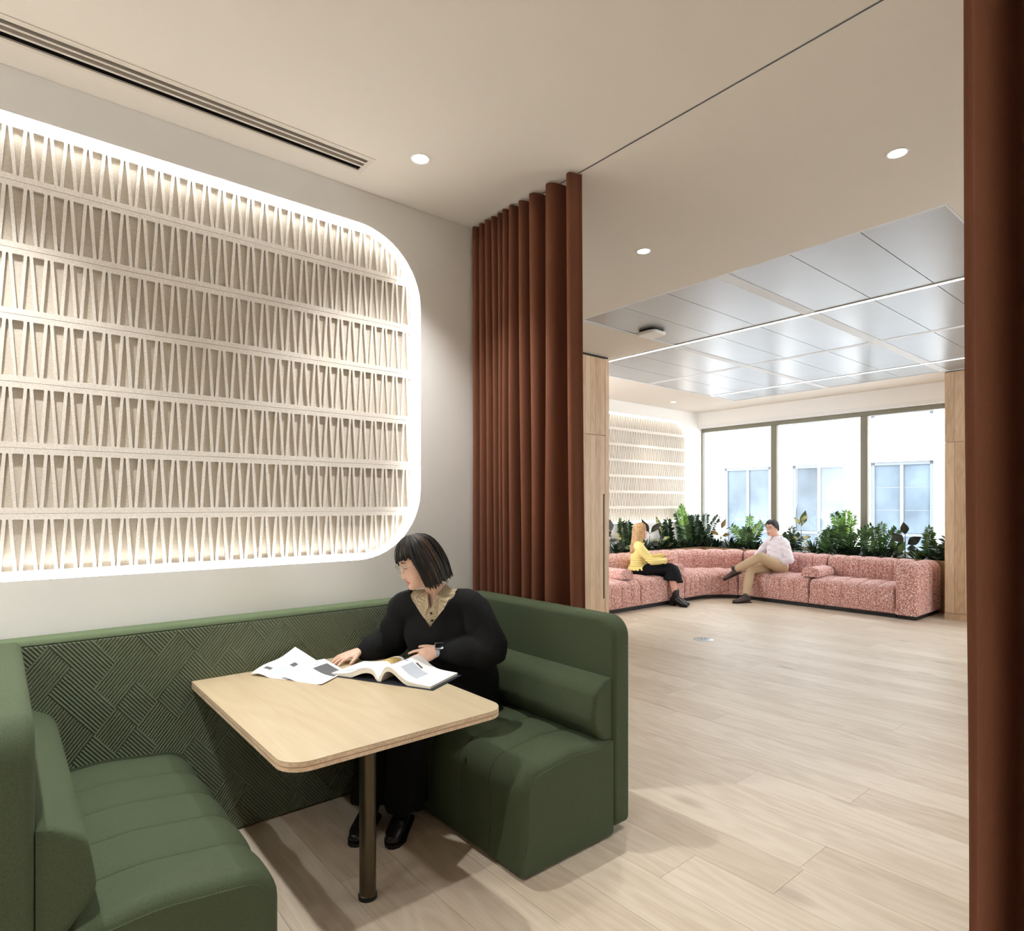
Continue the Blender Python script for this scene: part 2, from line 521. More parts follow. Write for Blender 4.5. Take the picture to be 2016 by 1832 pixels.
M['soil'] = plain('soil', (46, 38, 30), 0.95, bump=0.5, bump_scale=60)
M['leafdark'] = leaf_mat('leaf_dark', (38, 62, 40))
M['leafmid'] = leaf_mat('leaf_mid', (64, 98, 50))
M['leaflight'] = leaf_mat('leaf_light', (122, 166, 74))
M['leafblack'] = leaf_mat('rubber_leaf', (38, 44, 38), rough=0.25)
M['leafvar'] = leaf_mat('variegated_leaf', (74, 100, 60), (206, 206, 150))
M['leafbronze'] = leaf_mat('bronze_leaf', (120, 104, 58))
M['stem'] = plain('plant_stem', (74, 96, 50), 0.6)
M['facade'] = plain('render_white', (244, 244, 242), 0.9)
M['facframe'] = plain('pale_grey_frame', (112, 118, 122), 0.5)
M['facglass'] = plain('far_window_glass', (84, 96, 106), 0.25, spec=0.35, noise_amt=0.25, noise_scale=0.9)
M['facin'] = plain('far_window_interior', (120, 136, 148), 0.6)
M['strap'] = plain('watch_strap', (178, 190, 206), 0.5)
M['screen'] = plain('watch_screen', (20, 24, 30), 0.1)
M['tanplastic'] = plain('device_white', (226, 222, 216), 0.45)
m, nt, b = new_mat('gingham_shirt')
tc = N(nt, 'ShaderNodeTexCoord'); ck = N(nt, 'ShaderNodeTexChecker'); ck.inputs['Scale'].default_value = 260
ck.inputs['Color1'].default_value = lin((214, 200, 170)); ck.inputs['Color2'].default_value = lin((132, 112, 88))
L(nt, tc.outputs['Object'], ck.inputs['Vector']); L(nt, ck.outputs['Color'], b.inputs['Base Color'])
b.inputs['Roughness'].default_value = 0.9
M['gingham'] = m
# ================================================================ the setting
WY = 3.16          # near left wall plane
FY = 6.80          # far left wall plane
WX = 10.42         # window plane
# ---- floor
PW = 0.25
fl = MB().box(-2.6, 10.7, -2.6, 7.0, -0.06, -0.004).build('floor', M['sub'])
tag(fl, 'pale oak plank floor running through both rooms', kind='structure')
random.seed(11)
cache = {}
x = 2.797 - PW * 17
k = 0
while x < 10.45:
    off = {21: None}.get(k, random.uniform(0.2, 2.2))
    ys = [-2.6]
    y = -2.6 + random.uniform(0.5, 2.2)
    if abs(x + PW - 2.797) < 0.01: y = 1.205 - 2.2
    ytop = 3.1 if x < 2.0 else 6.78
    while y < ytop - 0.15:
        ys.append(y); y += 2.2
    ys.append(ytop)
    for a, b in zip(ys[:-1], ys[1:]):
        ln = round(b - a, 3)
        if b < -0.6: continue
        if ln not in cache:
            me = MB().box(0.0008, PW - 0.0008, 0.0006, ln - 0.0006, -0.004, 0.0).mesh('plank')
            me.materials.append(M['floor']); cache[ln] = me
        o = bpy.data.objects.new('plank', cache[ln])
        place(o, fl); o.location = (x, a, 0)
    x += PW; k += 1

# ---- walls
def wall(name, boxes, label, mat='wall'):
    mb = MB()
    for bx in boxes: mb.box(*bx)
    return tag(mb.build(name, M[mat]), label, kind='structure')

# panel recess: rounded opening in a wall that faces -y
def panel_wall(name, x0, x1, y, z1, ox0, ox1, oz0, oz1, r, depth, label):
    """front skin with a rounded opening, the return of the recess, and the back of the recess"""
    hole = rrect(ox0, ox1, oz0, oz1, r, 14)
    n = len(hole)
    cu = bpy.data.curves.new('tmpc', 'CURVE'); cu.dimensions = '2D'; cu.fill_mode = 'BOTH'
    for pts in ([(x0, 0), (x1, 0), (x1, z1), (x0, z1)], hole):
        sp = cu.splines.new('POLY'); sp.points.add(len(pts) - 1); sp.use_cyclic_u = True
        for p, q in zip(sp.points, pts): p.co = (q[0], q[1], 0, 1)
    tmp = bpy.data.objects.new('tmpc', cu); WORK.collection.objects.link(tmp)
    WORK.view_layers[0].update(); dg = WORK.view_layers[0].depsgraph
    me0 = bpy.data.meshes.new_from_object(tmp.evaluated_get(dg))
    mb = MB()
    mb.add([(v.co.x, y, v.co.y) for v in me0.vertices], [tuple(p.vertices) for p in me0.polygons])
    bpy.data.objects.remove(tmp); bpy.data.curves.remove(cu); bpy.data.meshes.remove(me0)
    mb.add([(px, y, pz) for px, pz in hole] + [(px, y + depth, pz) for px, pz in hole],
           [(i, (i + 1) % n, n + (i + 1) % n, n + i) for i in range(n)])
    mb.add([(px, y + depth, pz) for px, pz in hole], [tuple(range(n))])
    mb.box(x0, x1, y + depth + 0.01, y + depth + 0.06, 0, z1)
    return tag(mb.build(name, M['wall'], fix=False), label, kind='structure')

PX0, PX1, PZ0, PZ1, PR = -1.45, 1.925, 1.195, 3.056, 0.40
panel_wall('wall_left', -2.6, 2.46, WY, CE, PX0, PX1, PZ0, PZ1, PR, 0.085, 'white painted wall with the lit rounded recess behind the green booth')
QX0, QX1 = 6.55, 9.985
panel_wall('wall_far_left', 5.50, 10.7, FY, CE, QX0, QX1, 1.185, 3.035, 0.40, 0.085, 'white painted wall of the far lounge with a lit rounded recess')
wall('wall_return', [(2.46, 2.56, WY, 5.62, 0, CE)], 'short white wall return behind the brown curtain')
wall('wall_cabinet', [(2.46, 5.55, 5.56, 5.62, 0, CE)], 'white wall behind the tall oak cabinets')
wall('wall_back', [(-2.7, -2.6, -2.7, 3.3, 0, CE)], 'plain white wall behind the booth seating')
wall('wall_right', [(-2.7, 4.6, -2.7, -2.6, 0, CE), (4.6, 6.0, -2.7, -2.6, 0, CE), (6.0, 9.0, -2.7, -2.6, 0, 0.72), (6.0, 9.0, -2.7, -2.6, 2.95, CE), (9.0, 10.7, -2.7, -2.6, 0, CE)], 'plain white wall on the right side of the room')
wall('wall_window_side', [(10.36, 10.62, 1.70, 2.60, 0, CE), (10.36, 10.62, -2.6, 1.70, 0, 0.72), (10.26, 10.62, -2.6, 2.3, 3.004, CE)], 'white wall beside the window, behind the oak column')
wall('wall_below_window', [(10.36, 10.62, 2.6, 6.8, 0, 0.72)], 'low white wall under the lounge windows')
wall('trim_1', [(10.26, 10.62, 2.3, 6.8, 3.004, CE)], 'pale bulkhead beam above the lounge windows')

# ---- ceiling with openings for the diffuser, the curtain track and the metal ceiling
holes = [(-1.4, 1.452, 2.852, 2.982), (2.337, 2.348, -2.4, 3.15), (4.215, 9.52, 1.14, 4.085), (5.66, 9.52, 4.0, 5.60)]
xs = sorted({-2.7, 10.7} | {h for q in holes for h in q[:2]})
ys = sorted({-2.7, 7.0} | {h for q in holes for h in q[2:]})
def inhole(xc, yc): return any(a < xc < b and c < yc < d for a, b, c, d in holes)
mb = MB()
for i in range(len(xs) - 1):
    for j in range(len(ys) - 1):
        xa, xb, ya, yb = xs[i], xs[i + 1], ys[j], ys[j + 1]
        if not inhole((xa + xb) / 2, (ya + yb) / 2):
            mb.add([(xa, ya, CE), (xb, ya, CE), (xb, yb, CE), (xa, yb, CE)], [(0, 3, 2, 1)])
        else:
            e = 1e-4
            for (p, q, cx, cy) in (((xa, ya), (xb, ya), (xa + xb) / 2, ya - e), ((xa, yb), (xb, yb), (xa + xb) / 2, yb + e),
                                   ((xa, ya), (xa, yb), xa - e, (ya + yb) / 2), ((xb, ya), (xb, yb), xb + e, (ya + yb) / 2)):
                if not inhole(cx, cy):
                    mb.add([(p[0], p[1], CE), (q[0], q[1], CE), (q[0], q[1], CE + 0.16), (p[0], p[1], CE + 0.16)], [(0, 1, 2, 3)])
mb.box(-2.7, 10.7, -2.7, 7.0, CE + 0.16, CE + 0.24)
ceil = tag(mb.build('ceiling', M['ceil'], fix=False), 'smooth off white plaster ceiling', kind='structure')

# metal ceiling tiles, each a piece of the ceiling
tile_cache = {}
def tile(xa, xb, ya, yb, z=CE + 0.006):
    k = (round(xb - xa, 3), round(yb - ya, 3))
    if k not in tile_cache:
        me = MB().box(0.003, k[0] - 0.003, 0.003, k[1] - 0.003, 0, 0.012).mesh('ceiling_tile'); me.materials.append(M['tile']); tile_cache[k] = me
    o = bpy.data.objects.new('ceiling_tile', tile_cache[k]); place(o, ceil); o.location = (xa, ya, z)
colsA = [1.158, 1.619, 2.080, 2.540]; colsB = [2.648, 3.110, 3.571, 4.045]; colsC = [4.140, 4.620, 5.095, 5.572]
def strip(xa, xb, cols):
    for a, b in zip(cols[:-1], cols[1:]): tile(xa, xb, a, b)
for xa, xb in ((4.243, 5.675), (5.735, 7.195), (7.285, 8.770), (8.830, 9.495)):
    strip(xa, xb, colsA); strip(xa, xb, colsB)
    if xa > 5.7: strip(xa, xb, colsC)
rails = MB()
rails.box(4.217, 9.518, 2.543, 2.645, CE + 0.002, CE + 0.02)
rails.box(5.735, 9.518, 4.048, 4.137, CE + 0.002, CE + 0.02)
rails.box(7.198, 7.282, 1.16, 2.54, CE + 0.004, CE + 0.022); rails.box(7.198, 7.282, 2.65, 4.045, CE + 0.004, CE + 0.022); rails.box(7.198, 7.282, 4.14, 5.57, CE + 0.004, CE + 0.022)
rails.box(4.217, 4.240, 1.142, 4.083, CE + 0.001, CE + 0.02); rails.box(9.497, 9.518, 1.142, 5.598, CE + 0.001, CE + 0.02)
rails.box(4.24, 9.5, 1.142, 1.157, CE + 0.001, CE + 0.02)
rails.box(4.24, 5.68, 4.047, 4.083, CE + 0.001, CE + 0.02); rails.box(5.74, 9.5, 5.574, 5.598, CE + 0.001, CE + 0.02)
rails.box(4.217, 9.518, 1.142, 5.598, CE + 0.0185, CE + 0.024)
rails.build('ceiling_rail', M['tilegap'], ceil)

# ---- window
wroot = empty('window_1', (WX, 4.7, 0.72)); tag(wroot, 'three pane lounge window in a bronze grey frame', kind='structure')
def framebar(y0, y1, z0, z1, x0=10.36, x1=10.44):
    MB().box(x0, x1, y0, y1, z0, z1).build('window_frame', M['frame'], wroot, bevel=0.006)
framebar(2.6, 6.80, 2.876, 2.946, 10.38, 10.46); framebar(2.6, 6.80, 0.72, 0.80, 10.38, 10.46)
framebar(6.775, 6.80, 0.80, 2.876, 10.38, 10.46)
framebar(5.300, 5.405, 0.80, 2.876); framebar(3.845, 3.950, 0.80, 2.876)
MB().box(10.30, 10.46, 2.6, 6.8, 0.70, 0.722).build('window_sill', M['white'], wroot, bevel=0.004)
MB().box(10.26, 10.46, 2.3, 6.8, 2.946, 3.004).build('head_lining', M['white'], wroot)
for a, b in ((2.6, 3.845), (3.95, 5.30), (5.405, 6.775)):
    MB().box(10.415, 10.421, a, b, 0.80, 2.876).build('pane', M['glass'], wroot)

w2 = empty('fill_window_2', (WX, -0.45, 0.72)); tag(w2, 'unseen window added beyond the oak column to let in daylight', kind='structure')  # unseen window, added so daylight reaches the cabinets, floor and ceiling
for q in ((-2.6, 1.70, 2.876, 3.004), (-2.6, 1.70, 0.72, 0.80), (-1.2, -1.1, 0.80, 2.876), (0.25, 0.35, 0.80, 2.876), (1.62, 1.70, 0.80, 2.876)):
    MB().box(10.38, 10.46, *q).build('window_frame', M['frame'], w2, bevel=0.006)
for a, b in ((-2.6, -1.2), (-1.1, 0.25), (0.35, 1.62)):
    MB().box(10.415, 10.421, a, b, 0.80, 2.876).build('pane', M['glass'], w2)

w3 = empty('fill_window_3', (4.6, -2.65, 0.72)); tag(w3, 'unseen windows added in the side wall to bring in more daylight', kind='structure')  # added out of view as extra daylight from the side
for a, b in ((6.0, 7.5), (7.5, 9.0)):
    MB().box(a, a + .05, -2.68, -2.62, 0.72, 2.95).box(b - .05, b, -2.68, -2.62, 0.72, 2.95).box(a + .05, b - .05, -2.68, -2.62, 0.72, 0.77).box(a + .05, b - .05, -2.68, -2.62, 2.90, 2.95).build('window_frame', M['frame'], w3)
    MB().box(a + .05, b - .05, -2.653, -2.647, 0.77, 2.90).build('pane', M['glass'], w3)

# ================================================================ wall panels of cut felt
def clip_poly(poly, inside):
    """Sutherland-Hodgman against one half plane given as (nx, ny, c): keep nx*x+ny*y <= c"""
    nx, ny, c = inside
    out = []
    for i in range(len(poly)):
        p, q = poly[i - 1], poly[i]
        dp, dq = nx * p[0] + ny * p[1] - c, nx * q[0] + ny * q[1] - c
        if (dp <= 0) != (dq <= 0):
            t = dp / (dp - dq)
            out.append((p[0] + (q[0] - p[0]) * t, p[1] + (q[1] - p[1]) * t))
        if dq <= 0: out.append(q)
    return out

def convex_clip(poly, hull):
    for i in range(len(hull)):
        a, b = hull[i - 1], hull[i]
        ex, ey = b[0] - a[0], b[1] - a[1]
        ln = math.hypot(ex, ey)
        if ln < 1e-7: continue
        nx, ny = ey / ln, -ex / ln
        poly = clip_poly(poly, (nx, ny, nx * a[0] + ny * a[1]))
        if len(poly) < 3: return []
    return poly

def area(poly):
    return 0.5 * sum(poly[i - 1][0] * poly[i][1] - poly[i][0] * poly[i - 1][1] for i in range(len(poly)))

def felt_panel(name, label, x0, x1, z0, z1, r, yfront, yback, grooves, root_y, rows, detail=4):
    root = empty(name, ((x0 + x1) / 2, yback, z0), label, 'wall panel')
    hull = rrect(x0, x1, z0, z1, r, 14)
    inner = rrect(x0 + 0.008, x1 - 0.008, z0 + 0.008, z1 - 0.008, max(r - 0.008, 0.01), 14)
    mb = MB().prism(hull, lambda a, c: (a, yback - 0.004, c), lambda a, c: (a, yback + 0.012, c))
    mb.build('backing', M['feltback'], root)
    per = 0.0672
    for zb, zt in rows:
        strip_ = convex_clip([(x0 - 1, zb + 0.0007), (x1 + 1, zb + 0.0007), (x1 + 1, zt - 0.0007), (x0 - 1, zt - 0.0007)], hull)
        cu = bpy.data.curves.new('tmpc', 'CURVE'); cu.dimensions = '2D'; cu.fill_mode = 'BOTH'
        cu.extrude = 0.0055; cu.bevel_depth = 0.0008; cu.bevel_resolution = 0; cu.offset = -0.0008
        def spline(pts):
            sp = cu.splines.new('POLY'); sp.points.add(len(pts) - 1); sp.use_cyclic_u = True
            for p, q in zip(sp.points, pts): p.co = (q[0], q[1], 0, 1)
        spline(strip_)
        ob, ot = zb + 0.0235, zt - 0.0235
        cx = x0 - per
        lim = rrect(x0 + 0.012, x1 - 0.012, z0 + 0.012, z1 - 0.012, max(r - 0.012, 0.01), 14)
        while cx < x1 + per:
            for shift, wide_top in ((0.0, True), (per / 2, False)):
                c = cx + shift
                w1, w0 = (0.0185, 0.0032) if wide_top else (0.0032, 0.0185)
                hole = rounded([(c - w0, ob, 0.004 if w0 > 0.01 else 0.003), (c + w0, ob, 0.004 if w0 > 0.01 else 0.003),
                                (c + w1, ot, 0.004 if w1 > 0.01 else 0.003), (c - w1, ot, 0.004 if w1 > 0.01 else 0.003)], detail)
                hole = convex_clip(hole, lim)
                if len(hole) >= 3 and abs(area(hole)) > 1.5e-4: spline(hole)
            cx += per
        tmp = bpy.data.objects.new('tmpc', cu); WORK.collection.objects.link(tmp)
        WORK.view_layers[0].update(); dg = WORK.view_layers[0].depsgraph
        me = bpy.data.meshes.new_from_object(tmp.evaluated_get(dg)); me.name = 'felt_strip'
        bpy.data.objects.remove(tmp); bpy.data.curves.remove(cu)
        me.materials.clear(); me.materials.append(M['felt'])
        for p in me.polygons: p.use_smooth = False
        o = bpy.data.objects.new('felt_strip', me)
        # curve plane xy -> wall plane xz
        me.transform(Matrix(((1, 0, 0, 0), (0, 0, -1, yfront), (0, 1, 0, 0), (0, 0, 0, 1))))
        place(o, root)
    return root

def cove(x0, x1, z0, z1, r, y0, y1, mat, name, label):
    """LED strip running round the return of a recess"""
    a = rrect(x0, x1, z0, z1, r, 14); b = rrect(x0 + 0.006, x1 - 0.006, z0 + 0.006, z1 - 0.006, r - 0.006, 14)
    n = len(a); mb = MB()
    for i in range(n):
        j = (i + 1) % n
        vs = [(p[0], y, p[1]) for y in (y0, y1) for p in (a[i], a[j], b[j], b[i])]
        mb.add(vs, [(0, 1, 2, 3), (7, 6, 5, 4), (3, 2, 6, 7), (0, 4, 5, 1)])
    return tag(mb.build(name, mat, smooth=40), label, 'light strip')

g_near = [PZ0 + 0.012, 1.463, 1.729, 1.996, 2.268, 2.535, 2.806, PZ1 - 0.012]
felt_panel('wall_panel', 'large cream felt lattice panel in the lit recess above the green booth', PX0 + 0.035, PX1 - 0.035, PZ0 + 0.012, PZ1 - 0.012, PR - 0.03, WY + 0.045, WY + 0.0605, None, WY, list(zip(g_near[:-1], g_near[1:])))
g_far = [1.197, 1.452, 1.719, 1.986, 2.25, 2.515, 2.775, 3.023]
felt_panel('wall_panel', 'cream felt lattice panel in the lit recess of the far lounge wall', QX0 + 0.035, QX1 - 0.035, 1.197, 3.023, PR - 0.03, FY + 0.045, FY + 0.073, None, FY, list(zip(g_far[:-1], g_far[1:])), detail=2)
cove(PX0 + 0.001, PX1 - 0.001, PZ0 + 0.001, PZ1 - 0.001, PR - 0.001, WY + 0.012, WY + 0.036, glow('cove_light', COVE_COL, COVE_E), 'light_strip', 'thin LED strip glowing around the near felt wall panel')
cove(QX0 + 0.001, QX1 - 0.001, 1.186, 3.034, PR - 0.001, FY + 0.012, FY + 0.036, glow('cove_light_far', (1.0, 0.96, 0.9), COVE_FAR_E), 'light_strip', 'thin LED strip glowing around the far lounge wall panel')

# ================================================================ ceiling fittings
def downlight(x, y, label, watts=DOWN_W, col=DOWN_COL, cone=96):
    r = empty('downlight', (x, y, CE), label, 'downlight', 'round recessed downlights')
    MB().lathe([(0.041, -0.003), (0.049, -0.003), (0.050, 0.0), (0.050, 0.01), (0.041, 0.01)], (x, y, CE), 28, cap=False).build('trim_ring', M['white'], r, smooth=40)
    MB().lathe([(0.0001, -0.0015), (0.041, -0.0015), (0.041, 0.004), (0.0001, 0.004)], (x, y, CE), 28, cap=False).build('diffuser', glow('downlight_glow', (1, 0.97, 0.92), 12.0), r)
    if watts > 0:
        l = bpy.data.lights.new('downlight_lamp', 'SPOT'); l.energy = watts; l.color = col
        l.spot_size = math.radians(cone); l.spot_blend = 1.0; l.shadow_soft_size = 0.035
        lo = bpy.data.objects.new('downlight_lamp', l); place(lo, r); lo.location = (x, y, CE - 0.02)
    return r
downlight(1.633, 2.683, 'round recessed downlight over the booth, beside the slot diffuser', watts=DOWN_W * 1.15)
downlight(-0.137, 2.683, 'round recessed downlight over the left booth bench', watts=DOWN_W * 1.3)
downlight(3.405, 2.683, 'round recessed downlight beyond the gathered brown curtain', watts=DOWN_W * 0.55)
downlight(3.42, 1.132, 'round recessed downlight nearest the brown curtain on the right', watts=DOWN_W * 0.6)
downlight(3.42, -0.42, 'added fill downlight hidden behind the right hand curtain', watts=DOWN_W * 0.6)  # hidden lamp added to lift the ambient light
downlight(-0.137, 1.132, 'fill downlight added out of view in front of the left booth bench', watts=DOWN_W * 1.2, cone=118)  # added booth fill, brightens the lower wall and panel
downlight(-1.907, 2.683, 'fill downlight added out of view close to the back wall', watts=DOWN_W * 1.5, cone=116)  # out of view, added for ambient and ceiling bounce
downlight(-1.907, 1.132, 'second row fill downlight added out of view near the back wall', watts=DOWN_W * 1.5, cone=116)  # another unseen lamp added to raise the bounce light
downlight(8.80, 6.302, 'small far downlight in front of the lounge wall panel', watts=28, col=(1, .96, .9))
downlight(7.03, 6.302, 'far downlight above the woman on the pink sofa', watts=28, col=(1, .96, .9))

def linear(x, y0, y1, label):
    r = empty('linear_light', (x, (y0 + y1) / 2, CE), label, 'ceiling light')
    MB().box(x - 0.013, x + 0.013, y0, y1, CE - 0.004, CE + 0.004).build('diffuser', glow('line_glow', LINE_COL, LINE_E), r)
    MB().box(x - 0.022, x - 0.0135, y0, y1, CE - 0.002, CE + 0.03).box(x + 0.0135, x + 0.022, y0, y1, CE - 0.002, CE + 0.03).build('housing', M['white'], r)
linear(5.703, 1.16, 5.57, 'long thin LED line light nearest the booth, crossing the metal ceiling')
linear(8.80, 1.16, 5.567, 'long thin LED line light nearest the windows, crossing the metal ceiling')

dr = empty('slot_diffuser', (0.03, 2.917, CE), 'long white slot air diffuser with three dark slots in the ceiling', 'air diffuser')
sx0, sx1 = -1.4, 1.452
MB().box(sx0 - .02, sx1 + 0.012, 2.834, 2.864, CE - 0.003, CE + 0.004).box(sx0 - .02, sx1 + 0.012, 2.978, 2.998, CE - 0.003, CE + 0.004).box(sx1 - 0.012, sx1 + 0.012, 2.864, 2.978, CE - 0.003, CE + 0.004).box(sx0 - .02, sx0, 2.864, 2.978, CE - 0.003, CE + 0.004).build('flange', M['blade'], dr)
for ya in (2.8900, 2.9290):
    MB().box(sx0, sx1 - 0.012, ya, ya + 0.013, CE - 0.002, CE + 0.03).build('blade', M['blade'], dr)
MB().box(sx0, sx1, 2.855, 2.98, CE + 0.10, CE + 0.12).box(sx0, sx1, 2.8535, 2.8555, CE + .005, CE + 0.10).box(sx0, sx1, 2.979, 2.981, CE + .005, CE + 0.10).build('plenum', M['dark'], dr)


tr = MB().box(2.3372, 2.3392, -2.4, 3.148, CE - 0.001, CE + 0.03).box(2.3458, 2.3478, -2.4, 3.148, CE - 0.001, CE + 0.03).box(2.3392, 2.3458, -2.4, 3.148, CE + 0.02, CE + 0.03).build('curtain_track', M['steel'])
tag(tr, 'slim recessed curtain track crossing the ceiling', 'curtain track')

ap = empty('access_point', (5.04, 3.876, CE), 'white rounded square wireless access point on the ceiling', 'access point')
MB().prism(rrect(4.915, 5.165, 3.75, 4.0, 0.07, 6), lambda a, c: (5.04 + (a - 5.04) * .88, 3.876 + (c - 3.876) * .88, CE - 0.045), lambda a, c: (a, c, CE - 0.018)).build('body', M['tanplastic'], ap, bevel=0.008, seg=3)
MB().prism(rrect(4.94, 5.14, 3.776, 3.976, 0.05, 6), lambda a, c: (a, c, CE - 0.018), lambda a, c: (a, c, CE + 0.006)).build('mount', M['dark'], ap)
# ================================================================ curtains
def curtain(name, label, ys, depths, xf, z0, z1, ends, seedv, thick=0.004):
    """pleated cloth: ys = pleat crests (towards -x), cloth waves between crest and trough"""
    rnd = random.Random(seedv)
    ctrl = [(xf + depths[0] * 0.55, ends[0])]
    for i, y in enumerate(ys):
        ctrl.append((xf + rnd.uniform(-0.004, 0.008), y))
        if i < len(ys) - 1:
            ctrl.append((xf + depths[i], (y + ys[i + 1]) / 2))
    ctrl.append((xf + depths[-1] * 0.6, ends[1]))
    pts = []
    for i in range(len(ctrl) - 1):
        (xa, ya), (xb, yb) = ctrl[i], ctrl[i + 1]
        for k in range(12):
            t = k / 12
            s = 0.5 - 0.5 * math.cos(PI * t)
            # rounded folds: run in y slows near crest and trough
            tt = t + 0.10 * math.sin(2 * PI * t)
            pts.append((xa + (xb - xa) * s, ya + (yb - ya) * tt))
    pts.append(ctrl[-1])
    ph = [rnd.uniform(0, 6.28) for _ in range(4)]
    nz = 26
    def fn(u, v):
        i = u * (len(pts) - 1); i0 = int(min(i, len(pts) - 2)); f = i - i0
        x = pts[i0][0] * (1 - f) + pts[i0 + 1][0] * f; y = pts[i0][1] * (1 - f) + pts[i0 + 1][1] * f
        z = z0 + (z1 - z0) * v
        dn = 1 - v
        x += dn * 0.014 * (1.4 + math.sin(y * 21 + ph[0])) + 0.005 * dn * math.sin(z * 3 + y * 11 + ph[1])
        y += dn * 0.012 * math.sin(y * 17 + ph[2] + z * 0.8)
        return (x, y, z)
    mb = MB().grid(fn, len(pts), nz)
    o = mb.build(name, M['curtain'], smooth=180)
    s = o.modifiers.new('thickness', 'SOLIDIFY'); s.thickness = thick
    return tag(o, label, 'curtain')
curtain('curtain', 'gathered rust brown curtain stacked against the white wall behind the booth',
        [3.105, 3.045, 2.985, 2.925, 2.865, 2.81, 2.75, 2.675, 2.575, 2.435, 2.285], [0.125] * 10, 2.274, 0.006, CE - 0.012, (3.152, 2.252), 3)
curtain('curtain', 'dark brown curtain hanging at the right edge of the picture',
        [0.515, 0.35, 0.20, 0.05, -0.10, -0.25, -0.40, -0.55, -0.72], [0.15] * 8, 2.262, 0.006, CE - 0.012, (0.588, -0.8), 5)

# ================================================================ channel upholstery
def channel(name, mat, parent, path, L_, prof, seam=0.2, amp=0.012, step=None, end_r=0.03, first=0.0, power=0.45, smooth=60, ends=(True, True), wfn=None):
    """sweep a closed profile (d, z) along path(t)->(pos, normal); cloth is drawn in at each seam"""
    n = len(prof)
    cxx = sum(p[0] for p in prof) / n; czz = sum(p[1] for p in prof) / n
    nrm = []
    for i in range(n):
        a, b = prof[i - 1], prof[(i + 1) % n]
        t = Vector((b[0] - a[0], b[1] - a[1])).normalized()
        q = Vector((t.y, -t.x))
        nrm.append(q)
    if sum(nrm[i].x * (prof[i][0] - cxx) + nrm[i].y * (prof[i][1] - czz) for i in range(n)) < 0:
        nrm = [-q for q in nrm]
    ts = set()
    if seam:
        k = first
        while k > 0: k -= seam
        while k < L_ + 1e-6:
            for f in (0, .012, .04, .09, .16, .26, .38, .5, .62, .74, .84, .91, .96, .988):
                t = k + f * seam
                if 0 <= t <= L_: ts.add(round(t, 5))
            k += seam
    else:
        for i in range(17): ts.add(round(L_ * i / 16, 5))
    for f in (0, .06, .2, .45, .75, 1.0):
        ts.add(round(f * end_r, 5)); ts.add(round(L_ - f * end_r, 5))
    ts = sorted(ts)
    ts = [(ts[0], 0.03)] + [(t, 0.0) for t in ts] + [(ts[-1], 0.03)]
    vs = []
    for t, inset in ts:
        s = 1.0
        if seam:
            tau = ((t - first) / seam) % 1.0
            s = abs(math.sin(PI * tau)) ** power
            if t < 1e-6 or t > L_ - 1e-6: s = 1.0 if end_r > 0 else s
        off = -amp * (1 - s)
        for e, on in ((t, ends[0]), (L_ - t, ends[1])):
            if on and e < end_r: off -= end_r - math.sqrt(max(0, end_r ** 2 - (end_r - e) ** 2))
        p, nn = path(t)
        for (d, z), q in zip(prof, nrm):
            w = (0.0 if z < 0.065 else 1.0) if wfn is None else wfn(d, z)
            dd = d + q.x * off * w; zz = max(z + q.y * off * w, 0.004)
            if inset:
                dd += (cxx - dd) * 0.06; zz += (czz - zz) * 0.06
            vs.append((p[0] + nn[0] * dd, p[1] + nn[1] * dd, zz))
    fs = []
    for i in range(len(ts) - 1):
        for k in range(n):
            fs.append((i * n + k, i * n + (k + 1) % n, (i + 1) * n + (k + 1) % n, (i + 1) * n + k))
    fs.append(tuple(range(n))); fs.append(tuple(range((len(ts) - 1) * n, len(ts) * n)))
    return MB().add(vs, fs).build(name, mat, parent, smooth=smooth)

def dense(prof, mx=0.05):
    out = []
    for i in range(len(prof)):
        a, b = prof[i], prof[(i + 1) % len(prof)]
        m = max(1, int(math.hypot(b[0] - a[0], b[1] - a[1]) / mx))
        for k in range(m): out.append((a[0] + (b[0] - a[0]) * k / m, a[1] + (b[1] - a[1]) * k / m))
    return out

# ================================================================ green booth
def bench(xf, xb, xo, sgn, label):
    """xf seat front, xb front of the back panel, xo outer face; sgn +1 when the back lies towards +x"""
    r = empty('booth_bench', ((xf + xo) / 2, 2.43, 0), label, 'booth bench', 'green booth benches')
    dep = abs(xb - xf)
    prof = dense(rounded([(0.0, 0.012, 0.012), (0.0, 0.425, 0.115), (dep * 0.55, 0.462, 0.5), (dep, 0.44, 0.02), (dep, 0.012, 0.01)], 7))
    channel('seat', M['green'], r, lambda t: ((xf, 1.86 + t), (sgn, 0)), 1.14, prof, 0.228, 0.014, end_r=0.035, ends=(True, False), wfn=lambda d, z: max(0.0, min(1.0, (z - 0.03) / 0.12)) * max(0.0, min(1.0, (dep - d) / 0.08)))
    cp = dense(rounded([(0.0, 0.43, 0.01), (0.055, 0.43, 0.05), (0.128, 0.52, 0.08), (0.105, 0.67, 0.07), (0.03, 0.715, 0.03), (0.0, 0.715, 0.005)], 6))
    channel('lumbar_cushion', M['green'], r, lambda t: ((xb, 1.872 + t), (-sgn, 0)), 1.128, cp, 0, 0, end_r=0.02, ends=(True, False), wfn=lambda d, z: max(0.0, min(1.0, d / 0.06)))
    poly = rounded([(1.858, 0.03, 0.03), (3.0, 0.03, 0.0), (3.0, 0.985, 0.0), (1.858, 0.985, 0.095)], 8)
    MB().prism(poly, lambda a, c: (xb, a, c), lambda a, c: (xo, a, c)).build('back_panel', M['green'], r, bevel=0.028, seg=4, angle=50)
    for yy in (1.98, 2.85):
        MB().lathe([(0.02, 0.0), (0.02, 0.034)], ((xb + xo) / 2, yy, 0), 16).build('glide', M['dark'], r)
    return r
